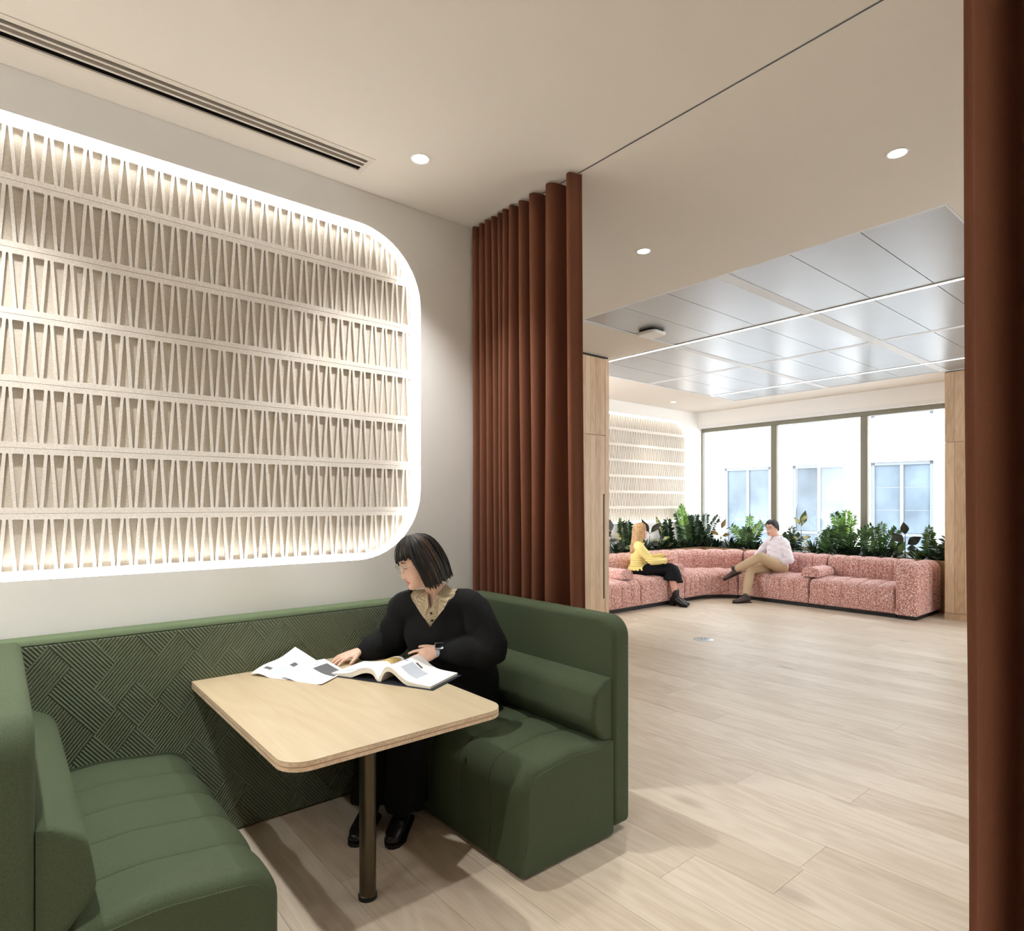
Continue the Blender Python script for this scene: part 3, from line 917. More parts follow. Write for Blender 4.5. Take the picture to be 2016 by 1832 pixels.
bench(1.60, 2.145, 2.264, 1, 'dark green booth bench where the woman in black sits')
bench(0.655, 0.07, -0.08, -1, 'green booth bench at the left, empty')
bp = empty('booth_back_panel', (1.1, 3.07, 0), 'long green quilted back panel between the two booth benches', 'booth panel')
MB().box(-0.08, 2.264, 3.012, 3.145, 0.004, 0.975).build('frame', M['greenlight'], bp, bevel=0.022, seg=4)
MB().box(0.07, 2.145, 3.0, 3.03, 0.006, 0.955).build('quilted_face', M['quilt'], bp, bevel=0.006, seg=2)
MB().tube([(-0.05, 3.006, 0.958), (1.0, 3.006, 0.958), (2.2, 3.006, 0.958)], [0.004] * 3, n=8).build('piping', M['green'], bp, smooth=180)

# ================================================================ table
TZ = 0.722
tb = empty('booth_table', (1.085, 2.42, 0), 'birch topped booth table with rounded corners on one bronze leg', 'table')
tpoly = rounded([(0.657, 1.838, 0.085), (1.507, 1.838, 0.085), (1.507, 2.998, 0.004), (0.657, 2.998, 0.004)], 9)
MB().prism(tpoly, lambda a, c: (a, c, TZ - 0.003), lambda a, c: (a, c, TZ)).build('table_top', M['table'], tb)
plym = [M['ply'], M['table'], M['ply'], M['table']]
for i, (za, zb_) in enumerate(((0.0155, 0.003), (0.0185, 0.0155), (0.031, 0.0185))):
    e = 0.0 if i != 1 else -0.0006
    MB().prism(tpoly, lambda a, c: (1.082 + (a - 1.082) * (1 + e), c + e * 0.2, TZ - za), lambda a, c: (1.082 + (a - 1.082) * (1 + e), c + e * 0.2, TZ - zb_)).build('plywood_layer', M['ply'] if i != 1 else M['plydark'], tb)
MB().lathe([(0.034, 0.0), (0.034, 0.018), (0.0315, 0.02), (0.0315, TZ - 0.031)], (1.088, 2.170, 0), 32).build('leg', M['bronze'], tb, smooth=40)
MB().lathe([(0.0355, 0.0005), (0.0355, 0.016), (0.0322, 0.019)], (1.088, 2.170, 0), 32).build('foot_ring', M['dark'], tb, smooth=40)
MB().box(0.85, 1.32, 2.155, 2.19, TZ - 0.045, TZ - 0.031).box(1.07, 1.105, 2.19, 2.98, TZ - 0.06, TZ - 0.031).build('support_bar', M['bronzedark'], tb)

# ================================================================ oak joinery
def boards(parent, axis, fixed0, fixed1, edges, z0, z1, gap=0.0022, name='board'):
    for a, b in zip(edges[:-1], edges[1:]):
        mb = MB()
        if axis == 'x': mb.box(a + gap / 2, b - gap / 2, fixed0, fixed1, z0, z1)
        else: mb.box(fixed0, fixed1, a + gap / 2, b - gap / 2, z0, z1)
        mb.build(name, M['oakv'], parent)
def cabinet(x0, x1, label, endpanel):
    r = empty('tall_cabinet', ((x0 + x1) / 2, 5.2, 0), label, 'cabinet', 'tall oak cabinets')
    MB().box(x0 + 0.002, x1 - 0.002, 4.905, 5.55, 0.0, CE - 0.03).build('carcass', M['oakv'], r)
    xe = x1
    if endpanel:
        MB().box(x1 - 0.066, x1, 4.885, 5.555, 0, CE - 0.025).build('end_panel', M['oakv'], r); xe = x1 - 0.069
    nb = 7
    ed = [x0 + 0.003 + (xe - x0 - 0.005) * i / nb for i in range(nb + 1)]
    d1 = MB().box(x0 + 0.003, xe - 0.002, 4.893, 4.905, 0.09, 2.303).build('door', M['oakv'], r)
    boards(d1, 'x', 4.885, 4.893, ed, 0.09, 2.303)
    d2 = MB().box(x0 + 0.003, xe - 0.002, 4.893, 4.905, 2.312, CE - 0.03).build('upper_door', M['oakv'], r)
    boards(d2, 'x', 4.885, 4.893, ed, 2.312, CE - 0.03)
    MB().box(xe - 0.034, xe - 0.014, 4.882, 4.894, 0.40, 1.625).build('handle', M['bronzedark'], d1)
    MB().box(x0, x1, 4.90, 5.55, CE - 0.028, CE - 0.001).build('shadow_gap', M['dark'], r)
cabinet(4.905, 5.555, 'tall oak cabinet with a slim dark pull handle beside the pink sofa', True)
cabinet(4.255, 4.905, 'second tall oak cabinet behind the brown curtain', False)
cabinet(3.605, 4.255, 'third tall oak cabinet behind the brown curtain', False)
rc = empty('oak_column', (9.9, 2.2, 0), 'oak clad cabinet column at the right end of the pink sofa', 'cabinet')
MB().box(9.556, 10.36, 1.75, 2.598, 0.0, CE - 0.004).build('carcass', M['oakv'], rc)
for za, zb_ in ((0.092, 2.308), (2.316, CE - 0.01)):
    boards(rc, 'y', 9.54, 9.556, [2.604 - 0.107 * i for i in range(9)][::-1], za, zb_)
    MB().box(9.545, 10.36, 2.598, 2.606, za, zb_).build('side_panel', M['oakv'], rc)
MB().box(9.54, 10.36, 1.75, 2.606, 0.0, 0.086).build('skirting', M['oakv'], rc)
MB().box(9.55, 10.36, 1.75, 2.60, CE - 0.012, CE - 0.001).build('shadow_gap', M['dark'], rc)

# ================================================================ floor outlet
fo = empty('floor_outlet', (6.05, 3.935, 0), 'round steel floor outlet with a star of slots', 'floor outlet')
MB().lathe([(0.112, 0.0), (0.112, 0.002), (0.104, 0.0045), (0.0001, 0.0045)], (6.05, 3.935, 0.0), 40, cap=False).build('cover', M['steel'], fo, smooth=30)
mb = MB()
for k in range(8):
    a = k * PI / 4 + 0.2
    c_, s_ = math.cos(a), math.sin(a)
    q = [(0.015, -0.004), (0.075, -0.006), (0.075, 0.006), (0.015, 0.004)]
    mb.add([(6.05 + u * c_ - w * s_, 3.935 + u * s_ + w * c_, 0.0052) for u, w in q] , [(0, 1, 2, 3)])
mb.build('slots', M['ink'], fo, fix=False)

# ================================================================ pink sofa
YS, XS, RC = 5.60, 9.09, 0.55       # seat front lines and the radius of the inside corner
XA = XS - RC; YA = YS - RC
LX = XA - 5.60; LA = RC * PI / 2; LY = YA - 2.775
def sofa_path(t):
    if t < LX: return ((5.60 + t, YS), (0, 1))
    t -= LX
    if t < LA:
        a = PI / 2 - t / RC
        n = (math.cos(a), math.sin(a))
        return ((XA + RC * n[0], YA + RC * n[1]), n)
    t -= LA
    return ((XS, YA - t), (1, 0))
def t_of_x(x): return x - 5.60
def t_of_y(y): return LX + LA + (YA - y)
seat_prof = dense(rounded([(0.02, 0.055, 0.03), (0.0, 0.415, 0.11), (0.35, 0.452, 0.4), (0.72, 0.43, 0.02), (0.72, 0.055, 0.02)], 6), 0.08)
back_prof = dense(rounded([(0.615, 0.40, 0.02), (0.60, 0.725, 0.12), (0.955, 0.745, 0.14), (0.965, 0.06, 0.02), (0.73, 0.06, 0.02), (0.73, 0.40, 0.02)], 6), 0.08)
base_prof = [(0.05, 0.0), (0.05, 0.06), (0.93, 0.06), (0.93, 0.0)]
def module(t0, t1, label, loc, nseam, ends=(True, True)):
    r = empty('sofa_module', loc, label, 'sofa', 'pink lounge sofa modules')
    g = 0.004
    Ln = t1 - t0 - 2 * g
    pth = lambda t: sofa_path(t0 + g + t)
    channel('seat', M['pink'], r, pth, Ln, seat_prof, Ln / nseam, 0.028, end_r=0.035, wfn=lambda d, z: 0.0 if z < 0.09 or d > 0.66 else 1.0)
    channel('backrest', M['pink'], r, pth, Ln, back_prof, Ln / nseam, 0.030, end_r=0.03, wfn=lambda d, z: 0.0 if z < 0.44 or (d > 0.93 and z < 0.5) else 1.0)
    channel('plinth', M['dark'], r, pth, Ln, base_prof, Ln / nseam, 0.0, end_r=0.001, smooth=None)
    return r
module(0.0, t_of_x(7.08), 'pink boucle sofa module beside the tall oak cabinet', (6.3, 6.1, 0), 7)
module(t_of_x(7.08), t_of_x(8.14), 'pink boucle sofa module under the woman in yellow', (7.6, 6.1, 0), 5)
module(t_of_x(8.14), t_of_y(5.27), 'curved corner module of the pink boucle sofa', (8.9, 5.7, 0), 8)
module(t_of_y(5.27), t_of_y(4.178), 'pink boucle sofa module under the man in the white shirt', (9.5, 4.7, 0), 5)
rm = module(t_of_y(4.178), t_of_y(3.045), 'pink boucle sofa end module with the tall armrest by the oak column', (9.5, 3.6, 0), 5)
# end armrest: profile across y, ribbed along x
arm_prof = dense(rounded([(0.0, 0.055, 0.03), (0.0, 0.735, 0.11), (0.275, 0.735, 0.13), (0.275, 0.055, 0.03)], 7), 0.07)
channel('armrest', M['pink'], rm, lambda t: ((9.085 + t, 3.045), (0, -1)), 0.965, arm_prof, 0.16, 0.045, end_r=0.05, first=0.15, wfn=lambda d, z: 0.0 if z < 0.10 else 1.0)
MB().box(9.13, 10.02, 2.81, 3.03, 0.0, 0.06).build('armrest_plinth', M['dark'], rm)
# bolsters: half round arm cushions lying on the seat
def bolster(cx, cy, ang, label, ln=0.50, w=0.135, h=0.15, z=0.44):
    prof = dense(rounded([(-w, z, 0.03), (-w, z + h * .75, 0.11), (0, z + h, 0.2), (w, z + h * .75, 0.11), (w, z, 0.03)], 6), 0.05)
    d = (math.cos(ang), math.sin(ang)); n = (-d[1], d[0])
    mb_t = lambda t: ((cx + d[0] * (t - ln / 2), cy + d[1] * (t - ln / 2)), n)
    o = channel('bolster', M['pink'], None, mb_t, ln, prof, 0, 0, end_r=0.02, wfn=lambda d, zz: 0.0 if zz < z + 0.05 else 1.0)
    return tag(o, label, 'cushion', 'half round arm bolsters')
bolster(6.88, 5.96, PI / 2, 'half round pink bolster next to the tall oak cabinet')
bolster(8.12, 5.96, PI / 2, 'half round pink bolster beside the seated woman in yellow')
bolster(9.42, 5.24, 0.15, 'half round pink bolster behind the crossed leg of the man')
bolster(9.42, 4.18, 0.0, 'half round pink bolster between the man and the end armrest')

# ================================================================ planter
pl = empty('planter', (10.2, 5.0, 0), 'long oak planter trough wrapping behind the pink sofa', 'planter')
ptop = 0.702
MB().box(10.075, 10.095, 2.62, 6.60, 0.0, ptop).box(5.60, 10.095, 6.585, 6.605, 0.0, ptop).build('front_board', M['oakx'], pl)
MB().box(10.075, 10.125, 2.62, 6.585, ptop, ptop + 0.018).box(5.60, 10.125, 6.585, 6.63, ptop, ptop + 0.018).build('rim', M['oakx'], pl)
MB().box(10.095, 10.355, 2.62, 6.605, 0.5, ptop - 0.03).box(5.60, 10.355, 6.605, 6.795, 0.5, ptop - 0.03).build('soil', M['soil'], pl)
# ================================================================ plants in the planter
def leaf(mb, base, d, up, ln, wd, curl=0.25, n=5):
    """pointed oval leaf from base along d, blade facing up"""
    d = Vector(d).normalized(); up = Vector(up)
    s = d.cross(up)
    if s.length < 1e-3: s = d.orthogonal()
    s.normalize(); up = s.cross(d)
    base = Vector(base)
    vs = []; fs = []
    prof = [0.0, 0.62, 0.98, 0.86, 0.45, 0.0] if n == 5 else [0.0, 0.9, 0.8, 0.0]
    m = len(prof)
    for i, w in enumerate(prof):
        t = i / (m - 1)
        c = base + d * (ln * t) - up * (curl * ln * t * t)
        hw = wd / 2 * w
        if w == 0: vs.append(c)
        else: vs += [c - s * hw + up * hw * 0.25, c, c + s * hw + up * hw * 0.25]
    k = 1
    fs += [(0, 1, 2), (0, 2, 3)]
    for i in range(m - 3):
        a = 1 + 3 * i
        fs += [(a, a + 3, a + 4, a + 1), (a + 1, a + 4, a + 5, a + 2)]
    a = 1 + 3 * (m - 3)
    fs += [(a, a + 3, a + 1), (a + 1, a + 3, a + 2)]
    mb.add(vs, fs)

def soilz(): return ptop - 0.03

def keep_in(mb):
    """leaves stay on the room side of wall and glass"""
    mb.v = [(min(v[0], 10.362), min(max(v[1], 2.615), 6.786), v[2]) for v in mb.v]
    return mb

def zz_plant(x, y, h, nst, label, seedv, leafm='leafdark', spread=0.28, tip=None, lean=(0, 0)):
    spread *= 1.7
    along = (1.0, .28) if y > 6.64 else (.28, 1.0)
    rnd = random.Random(seedv)
    r = empty('zz_plant', (x, y, soilz()), label, 'plant', 'zz plants behind the sofa')
    stems = MB(); dark = MB(); light = MB()
    for k in range(nst):
        a = 2 * PI * k / nst + rnd.uniform(-.4, .4)
        hh = h * rnd.uniform(0.62, 1.0) if k else h
        sp = spread * rnd.uniform(0.35, 1.0) if k else spread * 0.15
        dx, dy = math.cos(a) * sp * h * along[0] + lean[0] * h, math.sin(a) * sp * h * along[1] + lean[1] * h
        base = Vector((x + math.cos(a) * 0.03, y + math.sin(a) * 0.03, soilz()))
        P = [base, base + Vector((dx * .25, dy * .25, hh * .45)), base + Vector((dx * .6, dy * .6, hh * .78)), base + Vector((dx, dy, hh))]
        stems.tube(P, [0.011, 0.008, 0.006, 0.003], n=6, sub=3)
        nl = max(8, int(hh / 0.036))
        for i in range(nl):
            t = 0.16 + 0.84 * i / (nl - 1)
            q = t * 3; i0 = min(int(q), 2); f = q - i0
            c = P[i0].lerp(P[i0 + 1], f); tg = (P[i0 + 1] - P[i0]).normalized()
            side = tg.cross(Vector((-.77 + .5 * math.cos(a * 3), -.64 + .5 * math.sin(a * 3), 0.25))).normalized()
            ln = (0.150 - 0.06 * t) * rnd.uniform(.8, 1.15)
            mbq = light if (tip and (k % 2 == 0) and t > 0.45) else dark
            for s in (-1, 1):
                leaf(mbq, c, side * s + tg * 0.5 + Vector((rnd.uniform(-.2, .2), rnd.uniform(-.2, .2), 0)), tg.cross(side) * s + Vector((0, 0, .6)), ln, ln * 0.38, rnd.uniform(.05, .3))
        leaf(dark, P[3], (P[3] - P[2]), (0, 0, 1), 0.07, 0.028)
    keep_in(stems).build('stems', M['stem'], r, smooth=180)
    if dark.v: keep_in(dark).build('leaves', M[leafm], r, smooth=180, fix=False)
    if light.v: keep_in(light).build('young_leaves', M['leaflight'], r, smooth=180, fix=False)
    return r

def rubber_plant(x, y, h, leaves, label, seedv, matn='leafblack', big=(0.20, 0.12)):
    """one stem with a few large oval leaves, each leaf a part"""
    rnd = random.Random(seedv)
    r = empty('rubber_plant', (x, y, soilz()), label, 'plant', 'rubber plants behind the sofa')
    base = Vector((x, y, soilz()))
    MB().tube([base, base + Vector((rnd.uniform(-.02, .02), 0, h * .5)), base + Vector((0, 0, h * .82))], [0.008, 0.007, 0.005], n=8).build('stem', M['stem'], r, smooth=180)
    for (zf, az, tilt, sc) in leaves:
        c = base + Vector((0, 0, h * zf))
        d = Vector((math.cos(az) * math.cos(tilt), math.sin(az) * math.cos(tilt), math.sin(tilt)))
        mb = MB()
        # leaf faces the room: blade normal tends towards the seats
        leaf(mb, c + d * 0.03, d, Vector((-.75, -.45, .35)), big[0] * sc, big[1] * sc, 0.05)
        mb.tube([c, c + d * 0.02, c + d * 0.045], [0.004] * 3, n=6, sub=1)
        keep_in(mb).build('leaf', M[matn], r, smooth=180, fix=False)
    return r

def rosette(x, y, h, n, label, seedv, leafm='leafdark', width=0.040):
    n = int(n * 1.8)
    rnd = random.Random(seedv)
    r = empty('low_foliage_plant', (x, y, soilz()), label, 'plant', 'low leafy plants behind the sofa')
    mb = MB(); st = MB()
    for k in range(n):
        a = rnd.uniform(0, 2 * PI); el = rnd.uniform(0.25, 1.35)
        kx, ky = (1.0, .28) if y > 6.6 else (.28, 1.0)
        d = Vector((math.cos(a) * math.cos(el), math.sin(a) * math.cos(el), math.sin(el)))
        d.x *= kx; d.y *= ky
        leaf(mb, (x + d.x * 0.12, y + d.y * 0.12, soilz() + 0.01 + 0.03 * rnd.random()), d, (0, 0, 1), 1.2 * h * rnd.uniform(.7, 1.15), width * rnd.uniform(.8, 1.3), rnd.uniform(.1, .45))
    keep_in(mb).build('leaves', M[leafm], r, smooth=180, fix=False)
    st.lathe([(0.02, 0), (0.016, 0.03), (0.004, 0.05)], (x, y, soilz()), 8).build('crown', M['stem'], r, smooth=180)
    return r

def strap_plant(x, y, h, n, label, seedv, leafm='leafmid', w=0.09):
    rnd = random.Random(seedv)
    r = empty('broad_leaf_plant', (x, y, soilz()), label, 'plant', 'broad leaf plants behind the sofa')
    for k in range(n):
        a = rnd.uniform(0, 2 * PI); el = rnd.uniform(0.9, 1.4)
        d = Vector((math.cos(a) * math.cos(el), math.sin(a) * math.cos(el), math.sin(el)))
        mb = MB()
        b0 = Vector((x + d.x * .02, y + d.y * .02, soilz()))
        mb.tube([b0, b0 + d * h * .2, b0 + d * h * .4], [0.006, 0.005, 0.004], n=6, sub=1)
        leaf(mb, b0 + d * h * .36, d, Vector((-.8, -.3, .4)), h * .64, w, 0.15)
        keep_in(mb).build('leaf', M[leafm], r, smooth=180, fix=False)
    return r

PXW = 10.21       # middle of the trough along the window
PYW = 6.69        # middle of the trough along the far wall
# along the far wall, from the oak cabinet to the corner
rubber_plant(7.66, PYW, 0.40, [(.5, 0.4, .3, 1), (.75, 3.4, .5, .9), (.9, 1.0, 1.2, 1), (.35, 5.5, .1, .9), (.6, 2.2, .2, .8), (.2, 3.6, .1, .9)], 'dark rubber plant just beside the oak cabinet, leaning leaves', 1, 'leafblack', (.22, .12))
rubber_plant(7.93, PYW, 0.46, [(.8, 1.3, 1.3, 1.05), (.5, 3.3, .6, .9), (.45, 0.1, .5, .9), (.2, 5.2, .3, .8)], 'variegated rubber plant left of the woman in yellow', 2, 'leafvar', (.23, .09))
zz_plant(8.05, PYW + .02, 0.52, 4, 'zz plant behind the head of the woman in yellow', 3, 'leafdark', .2)
rosette(8.45, PYW - .03, .20, 34, 'low dark foliage right behind the shoulder of the woman in yellow', 31)
rubber_plant(8.66, PYW, 0.34, [(.95, 2.4, 1.05, 1.1), (.95, 5.9, .75, 1.1), (.55, 4.4, -.2, 1.0), (.3, 1, .2, .9), (.25, 3.3, .2, .9)], 'black leaved rubber plant with two upright pointed leaves like ears', 4, 'leafblack', (.24, .10))
rubber_plant(8.98, PYW, 0.40, [(.9, 2.2, 1.25, 1.05), (.75, 0.2, .9, .8), (.5, 4.4, .3, .9), (.4, 2.9, .3, .8), (.2, 5.7, .3, .9)], 'pale variegated rubber plant in front of the lit panel', 5, 'leafvar', (.24, .085))
zz_plant(9.18, PYW, 0.54, 4, 'dark zz plant leaning left below the lit panel', 6, 'leafdark', .25, lean=(-.12, 0))
rosette(9.30, PYW - .04, .20, 36, 'low dark bush below the lit panel', 61)
zz_plant(9.75, PYW, 0.80, 3, 'tallest zz plant, one long stem crossing the corner of the lit panel', 7, 'leafmid', .12, tip=True, lean=(-.28, 0))
zz_plant(9.90, PYW - .02, 0.60, 5, 'dense zz plant in the corner left of the window frame', 8, 'leafdark', .3)
rosette(9.62, PYW - .05, .19, 34, 'low dark bush in the sofa corner', 62)
# along the windows, from the corner to the oak column
zz_plant(PXW, 6.62, 0.62, 4, 'zz plant standing at the left edge of the first window', 9, 'leafdark', .28)
rubber_plant(PXW, 6.28, 0.42, [(.85, 5.3, 1.2, .95), (.6, 2.2, .5, .9), (.6, 4.6, .2, .85), (.4, 0.5, .4, .8), (.35, 3.6, .2, .8)], 'bronze leaved rubber plant before the first window', 10, 'leafbronze', (.21, .09))
rosette(PXW, 6.40, .20, 36, 'low bush at the left foot of the first window', 63)
rosette(PXW - .02, 6.08, .20, 36, 'low bush to the right of the bronze rubber plant', 64)
zz_plant(PXW, 5.74, 0.60, 6, 'broad zz plant with a pale tip before the first window', 11, 'leafmid', .32, tip=True)
rosette(PXW, 5.45, .18, 34, 'low bush behind the man, left of the mullion', 65)
zz_plant(PXW, 4.98, 0.42, 4, 'small zz plant behind the head of the man', 12, 'leafdark', .25)
rubber_plant(PXW, 4.80, 0.50, [(.9, 5.2, 1.35, 1.15), (.55, 4.3, .15, .8), (.45, 1.6, .3, .9), (.95, 1.6, .9, .7), (.2, 4.5, .0, .9), (.3, 5.9, .4, .8)], 'cream variegated rubber plant at the shoulder of the man', 13, 'leafvar', (.23, .10))
rosette(PXW, 4.60, .22, 40, 'spiky dark rosette just right of the man', 66, 'leafdark', .03)
zz_plant(PXW, 4.36, 0.46, 4, 'slender zz plant between the spiky rosette and the bright green one', 14, 'leafmid', .3)
zz_plant(PXW, 4.08, 0.70, 6, 'tall bright green zz plant in front of the middle window', 15, 'leafmid', .3, tip=True)
rosette(PXW - .03, 3.80, .17, 34, 'low bush left of the right hand mullion', 67)
zz_plant(PXW, 3.62, 0.52, 4, 'zz plant in front of the right hand mullion', 16, 'leafmid', .42)
strap_plant(PXW, 3.43, 0.36, 4, 'broad leaved plant right of the second mullion', 17)
rubber_plant(PXW - .02, 3.27, 0.42, [(.86, 1.4, 1.45, .85), (.45, 4.2, .1, .75), (.55, 5.0, .6, .95), (.6, 1.9, .75, .95), (.2, 1.7, .5, .8), (.2, 5.2, .4, .8)], 'rubber plant with one round upright leaf before the third window', 18, 'leafblack', (.22, .14))
rosette(PXW - .02, 3.10, .15, 26, 'low pale bush under the third window', 68, 'leafmid')
zz_plant(PXW, 2.98, 0.48, 2, 'thin upright zz plant before the third window', 19, 'leafmid', .06)
strap_plant(PXW, 2.83, 0.36, 4, 'broad leaved plant nearest the oak column', 20, 'leafmid', .10)
zz_plant(PXW, 2.80, 0.36, 4, 'short zz plant tucked against the oak column', 21, 'leafdark', .3)

for i, yy in enumerate((6.50, 5.95, 5.60, 5.25, 4.20, 3.98, 3.50, 2.92)):
    rosette(PXW - .05, yy, .17, 30, ['low dark bush in the window corner', 'low dark bush under the broad zz plant', 'low dark bush left of the man', 'low dark bush at the back of the man', 'low dark bush under the slender zz plant', 'low dark bush under the tall bright zz plant', 'low dark bush under the broad leaved plant', 'low dark bush under the thin upright zz plant'][i], 70 + i)
for i, xx in enumerate((7.78, 8.20, 8.85, 9.08, 9.45, 10.02)):
    rosette(xx, PYW - .05, .17, 30, ['low dark bush beside the oak cabinet', 'low dark bush behind the neck of the woman in yellow', 'low dark bush right of the black leaved rubber plant', 'low dark bush under the pale variegated rubber plant', 'low dark bush under the leaning zz plant', 'low dark bush under the dense corner zz plant'][i], 80 + i)

# ================================================================ building across the street
fb = empty('white_building', (16.0, 6.5, -3), 'overexposed white rendered building across the street', 'building')
A0 = Vector((15.2, 9.6)); ang = math.radians(-90 + 9)       # facade direction in plan
fd = Vector((math.cos(ang), math.sin(ang))); fn_ = Vector((-fd.y, fd.x))
if fn_.x > 0: fn_ = -fn_                                       # outward normal towards the room
def ray_px(px, py):
    u = (px - CX) / F_PX; v = (HZ - py) / F_PX; s_, c_ = math.sin(TH), math.cos(TH)
    return Vector((s_ * u + c_, -c_ * u + s_, v))
def fac(px, py):
    d = ray_px(px, py)
    t = (A0.dot(fn_)) / (Vector((d.x, d.y)).dot(fn_))
    p = Vector((d.x * t, d.y * t))
    return (p - A0).dot(fd), EYE + d.z * t
def fpt(s, z, off=0.0):
    p = A0 + fd * s + fn_ * off
    return (p.x, p.y, z)
def fbox(mb, s0, s1, z0, z1, o0, o1):
    mb.add([fpt(s, z, o) for z in (z0, z1) for s in (s0, s1) for o in (o0, o1)],
           [(0, 1, 3, 2), (4, 6, 7, 5), (0, 4, 5, 1), (2, 3, 7, 6), (0, 2, 6, 4), (1, 5, 7, 3)])
wins = []
for (xa, xb, yt) in ((1418, 1516, 921), (1559, 1665, 916), (1712, 1827, 911.5)):
    s0, z1 = fac(xa, yt); s1, _ = fac(xb, yt)
    wins.append((min(s0, s1), max(s0, s1), z1))
zt = sum(w[2] for w in wins) / 3
sm = [(w[0], w[1]) for w in wins]
pitch = ((sm[2][0] + sm[2][1]) - (sm[0][0] + sm[0][1])) / 4
ww = sum(b - a for a, b in sm) / 3
c0 = (sm[1][0] + sm[1][1]) / 2
cents = [c0 + pitch * k for k in range(-3, 4)]
def facade_holes():
    out = []
    _, zu = fac(1780, 818)
    for c in cents:
        out.append((c - ww / 2, c + ww / 2, zt - 2.35, zt))
        out.append((c - ww / 2, c + ww / 2, zu, zu + 2.35))
        out.append((c - ww / 2, c + ww / 2, zt - 6.0, zt - 3.6))
    return out
fh = facade_holes()
ss = sorted({-9.0, 16.0} | {round(v, 4) for q in fh for v in q[:2]}); zs = sorted({-3.0, 11.0} | {round(v, 4) for q in fh for v in q[2:]})
mb = MB()
for i in range(len(ss) - 1):
    for j in range(len(zs) - 1):
        sc_, zc = (ss[i] + ss[i + 1]) / 2, (zs[j] + zs[j + 1]) / 2
        if not any(a < sc_ < b and c < zc < d for a, b, c, d in fh):
            fbox(mb, ss[i], ss[i + 1], zs[j], zs[j + 1], -0.25, 0.0)
mb.build('wall', M['facade'], fb)
for (a, b, c, d) in fh:
    fr = MB()
    t = 0.075
    fbox(fr, a, a + t, c, d, -0.14, -0.06); fbox(fr, b - t, b, c, d, -0.14, -0.06)
    fbox(fr, a, b, d - t, d, -0.14, -0.06); fbox(fr, a, b, c, c + t, -0.14, -0.06)
    m_ = (a + b) / 2
    fbox(fr, m_ - .035, m_ + .035, c, d, -0.135, -0.065); fbox(fr, a, b, d - 1.72, d - 1.66, -0.135, -0.065)
    if a > c0 + .3 and d < 3.2:
        fbox(fr, a, b, d - .60, d - .585, -0.125, -0.10); fbox(fr, a, b, d - 1.13, d - 1.115, -0.125, -0.10)
    w_ = fr.build('window', M['facframe'], fb)
    for p0, p1 in ((a + t, m_ - .035), (m_ + .035, b - t)):
        for q0, q1 in ((c + t, d - 1.72), (d - 1.66, d - t)):
            g = MB(); fbox(g, p0, p1, q0, q1, -0.112, -0.104); g.build('pane', M['facglass'], w_)
gm = MB().box(10.9, 18, -6, 20, -3.2, -3.0).build('pavement', plain('pavement', (176, 172, 166), 0.9))
tag(gm, 'pale pavement between the two buildings', kind='structure')
# ================================================================ people
HZT = [(-.118, .018, .074, .010), (-.108, .034, .086, -.005), (-.088, .050, .089, -.035), (-.062, .060, .088, -.060), (-.035, .066, .087, -.080),
       (-.010, .070, .088, -.093), (.015, .073, .088, -.099), (.040, .075, .091, -.101), (.065, .073, .087, -.097), (.088, .065, .072, -.085),
       (.104, .049, .050, -.064), (.114, .027, .026, -.038), (.118, .008, .006, -.015)]
def hinterp(z):
    if z <= HZT[0][0]: return HZT[0][1:]
    for a, b in zip(HZT[:-1], HZT[1:]):
        if z <= b[0]:
            t = (z - a[0]) / (b[0] - a[0]); return tuple(a[i] + (b[i] - a[i]) * t for i in (1, 2, 3))
    return HZT[-1][1:]
def gs(v, s): return math.exp(-(v / s) ** 2)

def head_frame(center, facing, pitch=0.0, roll=0.0, scale=1.0):
    f = Vector((facing[0], facing[1], 0)).normalized()
    up = Vector((0, 0, 1)); r = f.cross(up)
    R0 = Matrix(((r.x, f.x, up.x), (r.y, f.y, up.y), (r.z, f.z, up.z))).to_4x4()
    return Matrix.Translation(center) @ R0 @ Matrix.Rotation(pitch, 4, 'X') @ Matrix.Rotation(roll, 4, 'Y') @ Matrix.Scale(scale, 4)

def add_head(mb, Mh, lids=True, nose=1.0):
    nz, na = 60, 64
    rows = []
    for j in range(nz):
        z = -.118 + .236 * j / (nz - 1)
        w, f, b = hinterp(z)
        row = []
        for k in range(na):
            a = 2 * PI * k / na
            cx, sy = math.cos(a), math.sin(a)
            x = w * math.copysign(abs(cx) ** 0.85, cx)
            y = (f if sy > 0 else -b) * math.copysign(abs(sy) ** 0.85, sy)
            if sy > 0.05:
                tn = max(0.0, min(1.0, (.022 - z) / .066))
                if -.056 < z < .026:
                    fall = 1.0 if z > -.044 else max(0.0, (z + .056) / .012)
                    y += nose * (.003 + .021 * tn) * fall * gs(x, .0075 + .006 * tn)
                y -= .010 * sum(gs(x - s * .031, .015) * gs(z - .010, .011) for s in (-1, 1))
                if lids: y += .0065 * sum(gs(x - s * .031, .012) * gs(z - .007, .007) for s in (-1, 1))
                y += .003 * gs(z - .031, .008) * gs(abs(x) - .028, .02)
                y += .0045 * gs(x, .018) * (gs(z + .0655, .005) + gs(z + .0785, .0055)) - .003 * gs(x, .02) * gs(z + .072, .003)
                y += .005 * gs(x, .016) * gs(z + .104, .012)
            row.append(Mh @ Vector((x, y, z)))
        rows.append(row)
    vs = [p for row in rows for p in row]
    fs = []
    for j in range(nz - 1):
        for k in range(na):
            fs.append((j * na + k, j * na + (k + 1) % na, (j + 1) * na + (k + 1) % na, (j + 1) * na + k))
    fs.append(tuple(range(na - 1, -1, -1))); fs.append(tuple(range((nz - 1) * na, nz * na)))
    mb.add(vs, fs)
    for s in (-1, 1):
        mb.ball((s * .076, -.012, -.002), (.008, .020, .030), Mh, 14, 10)

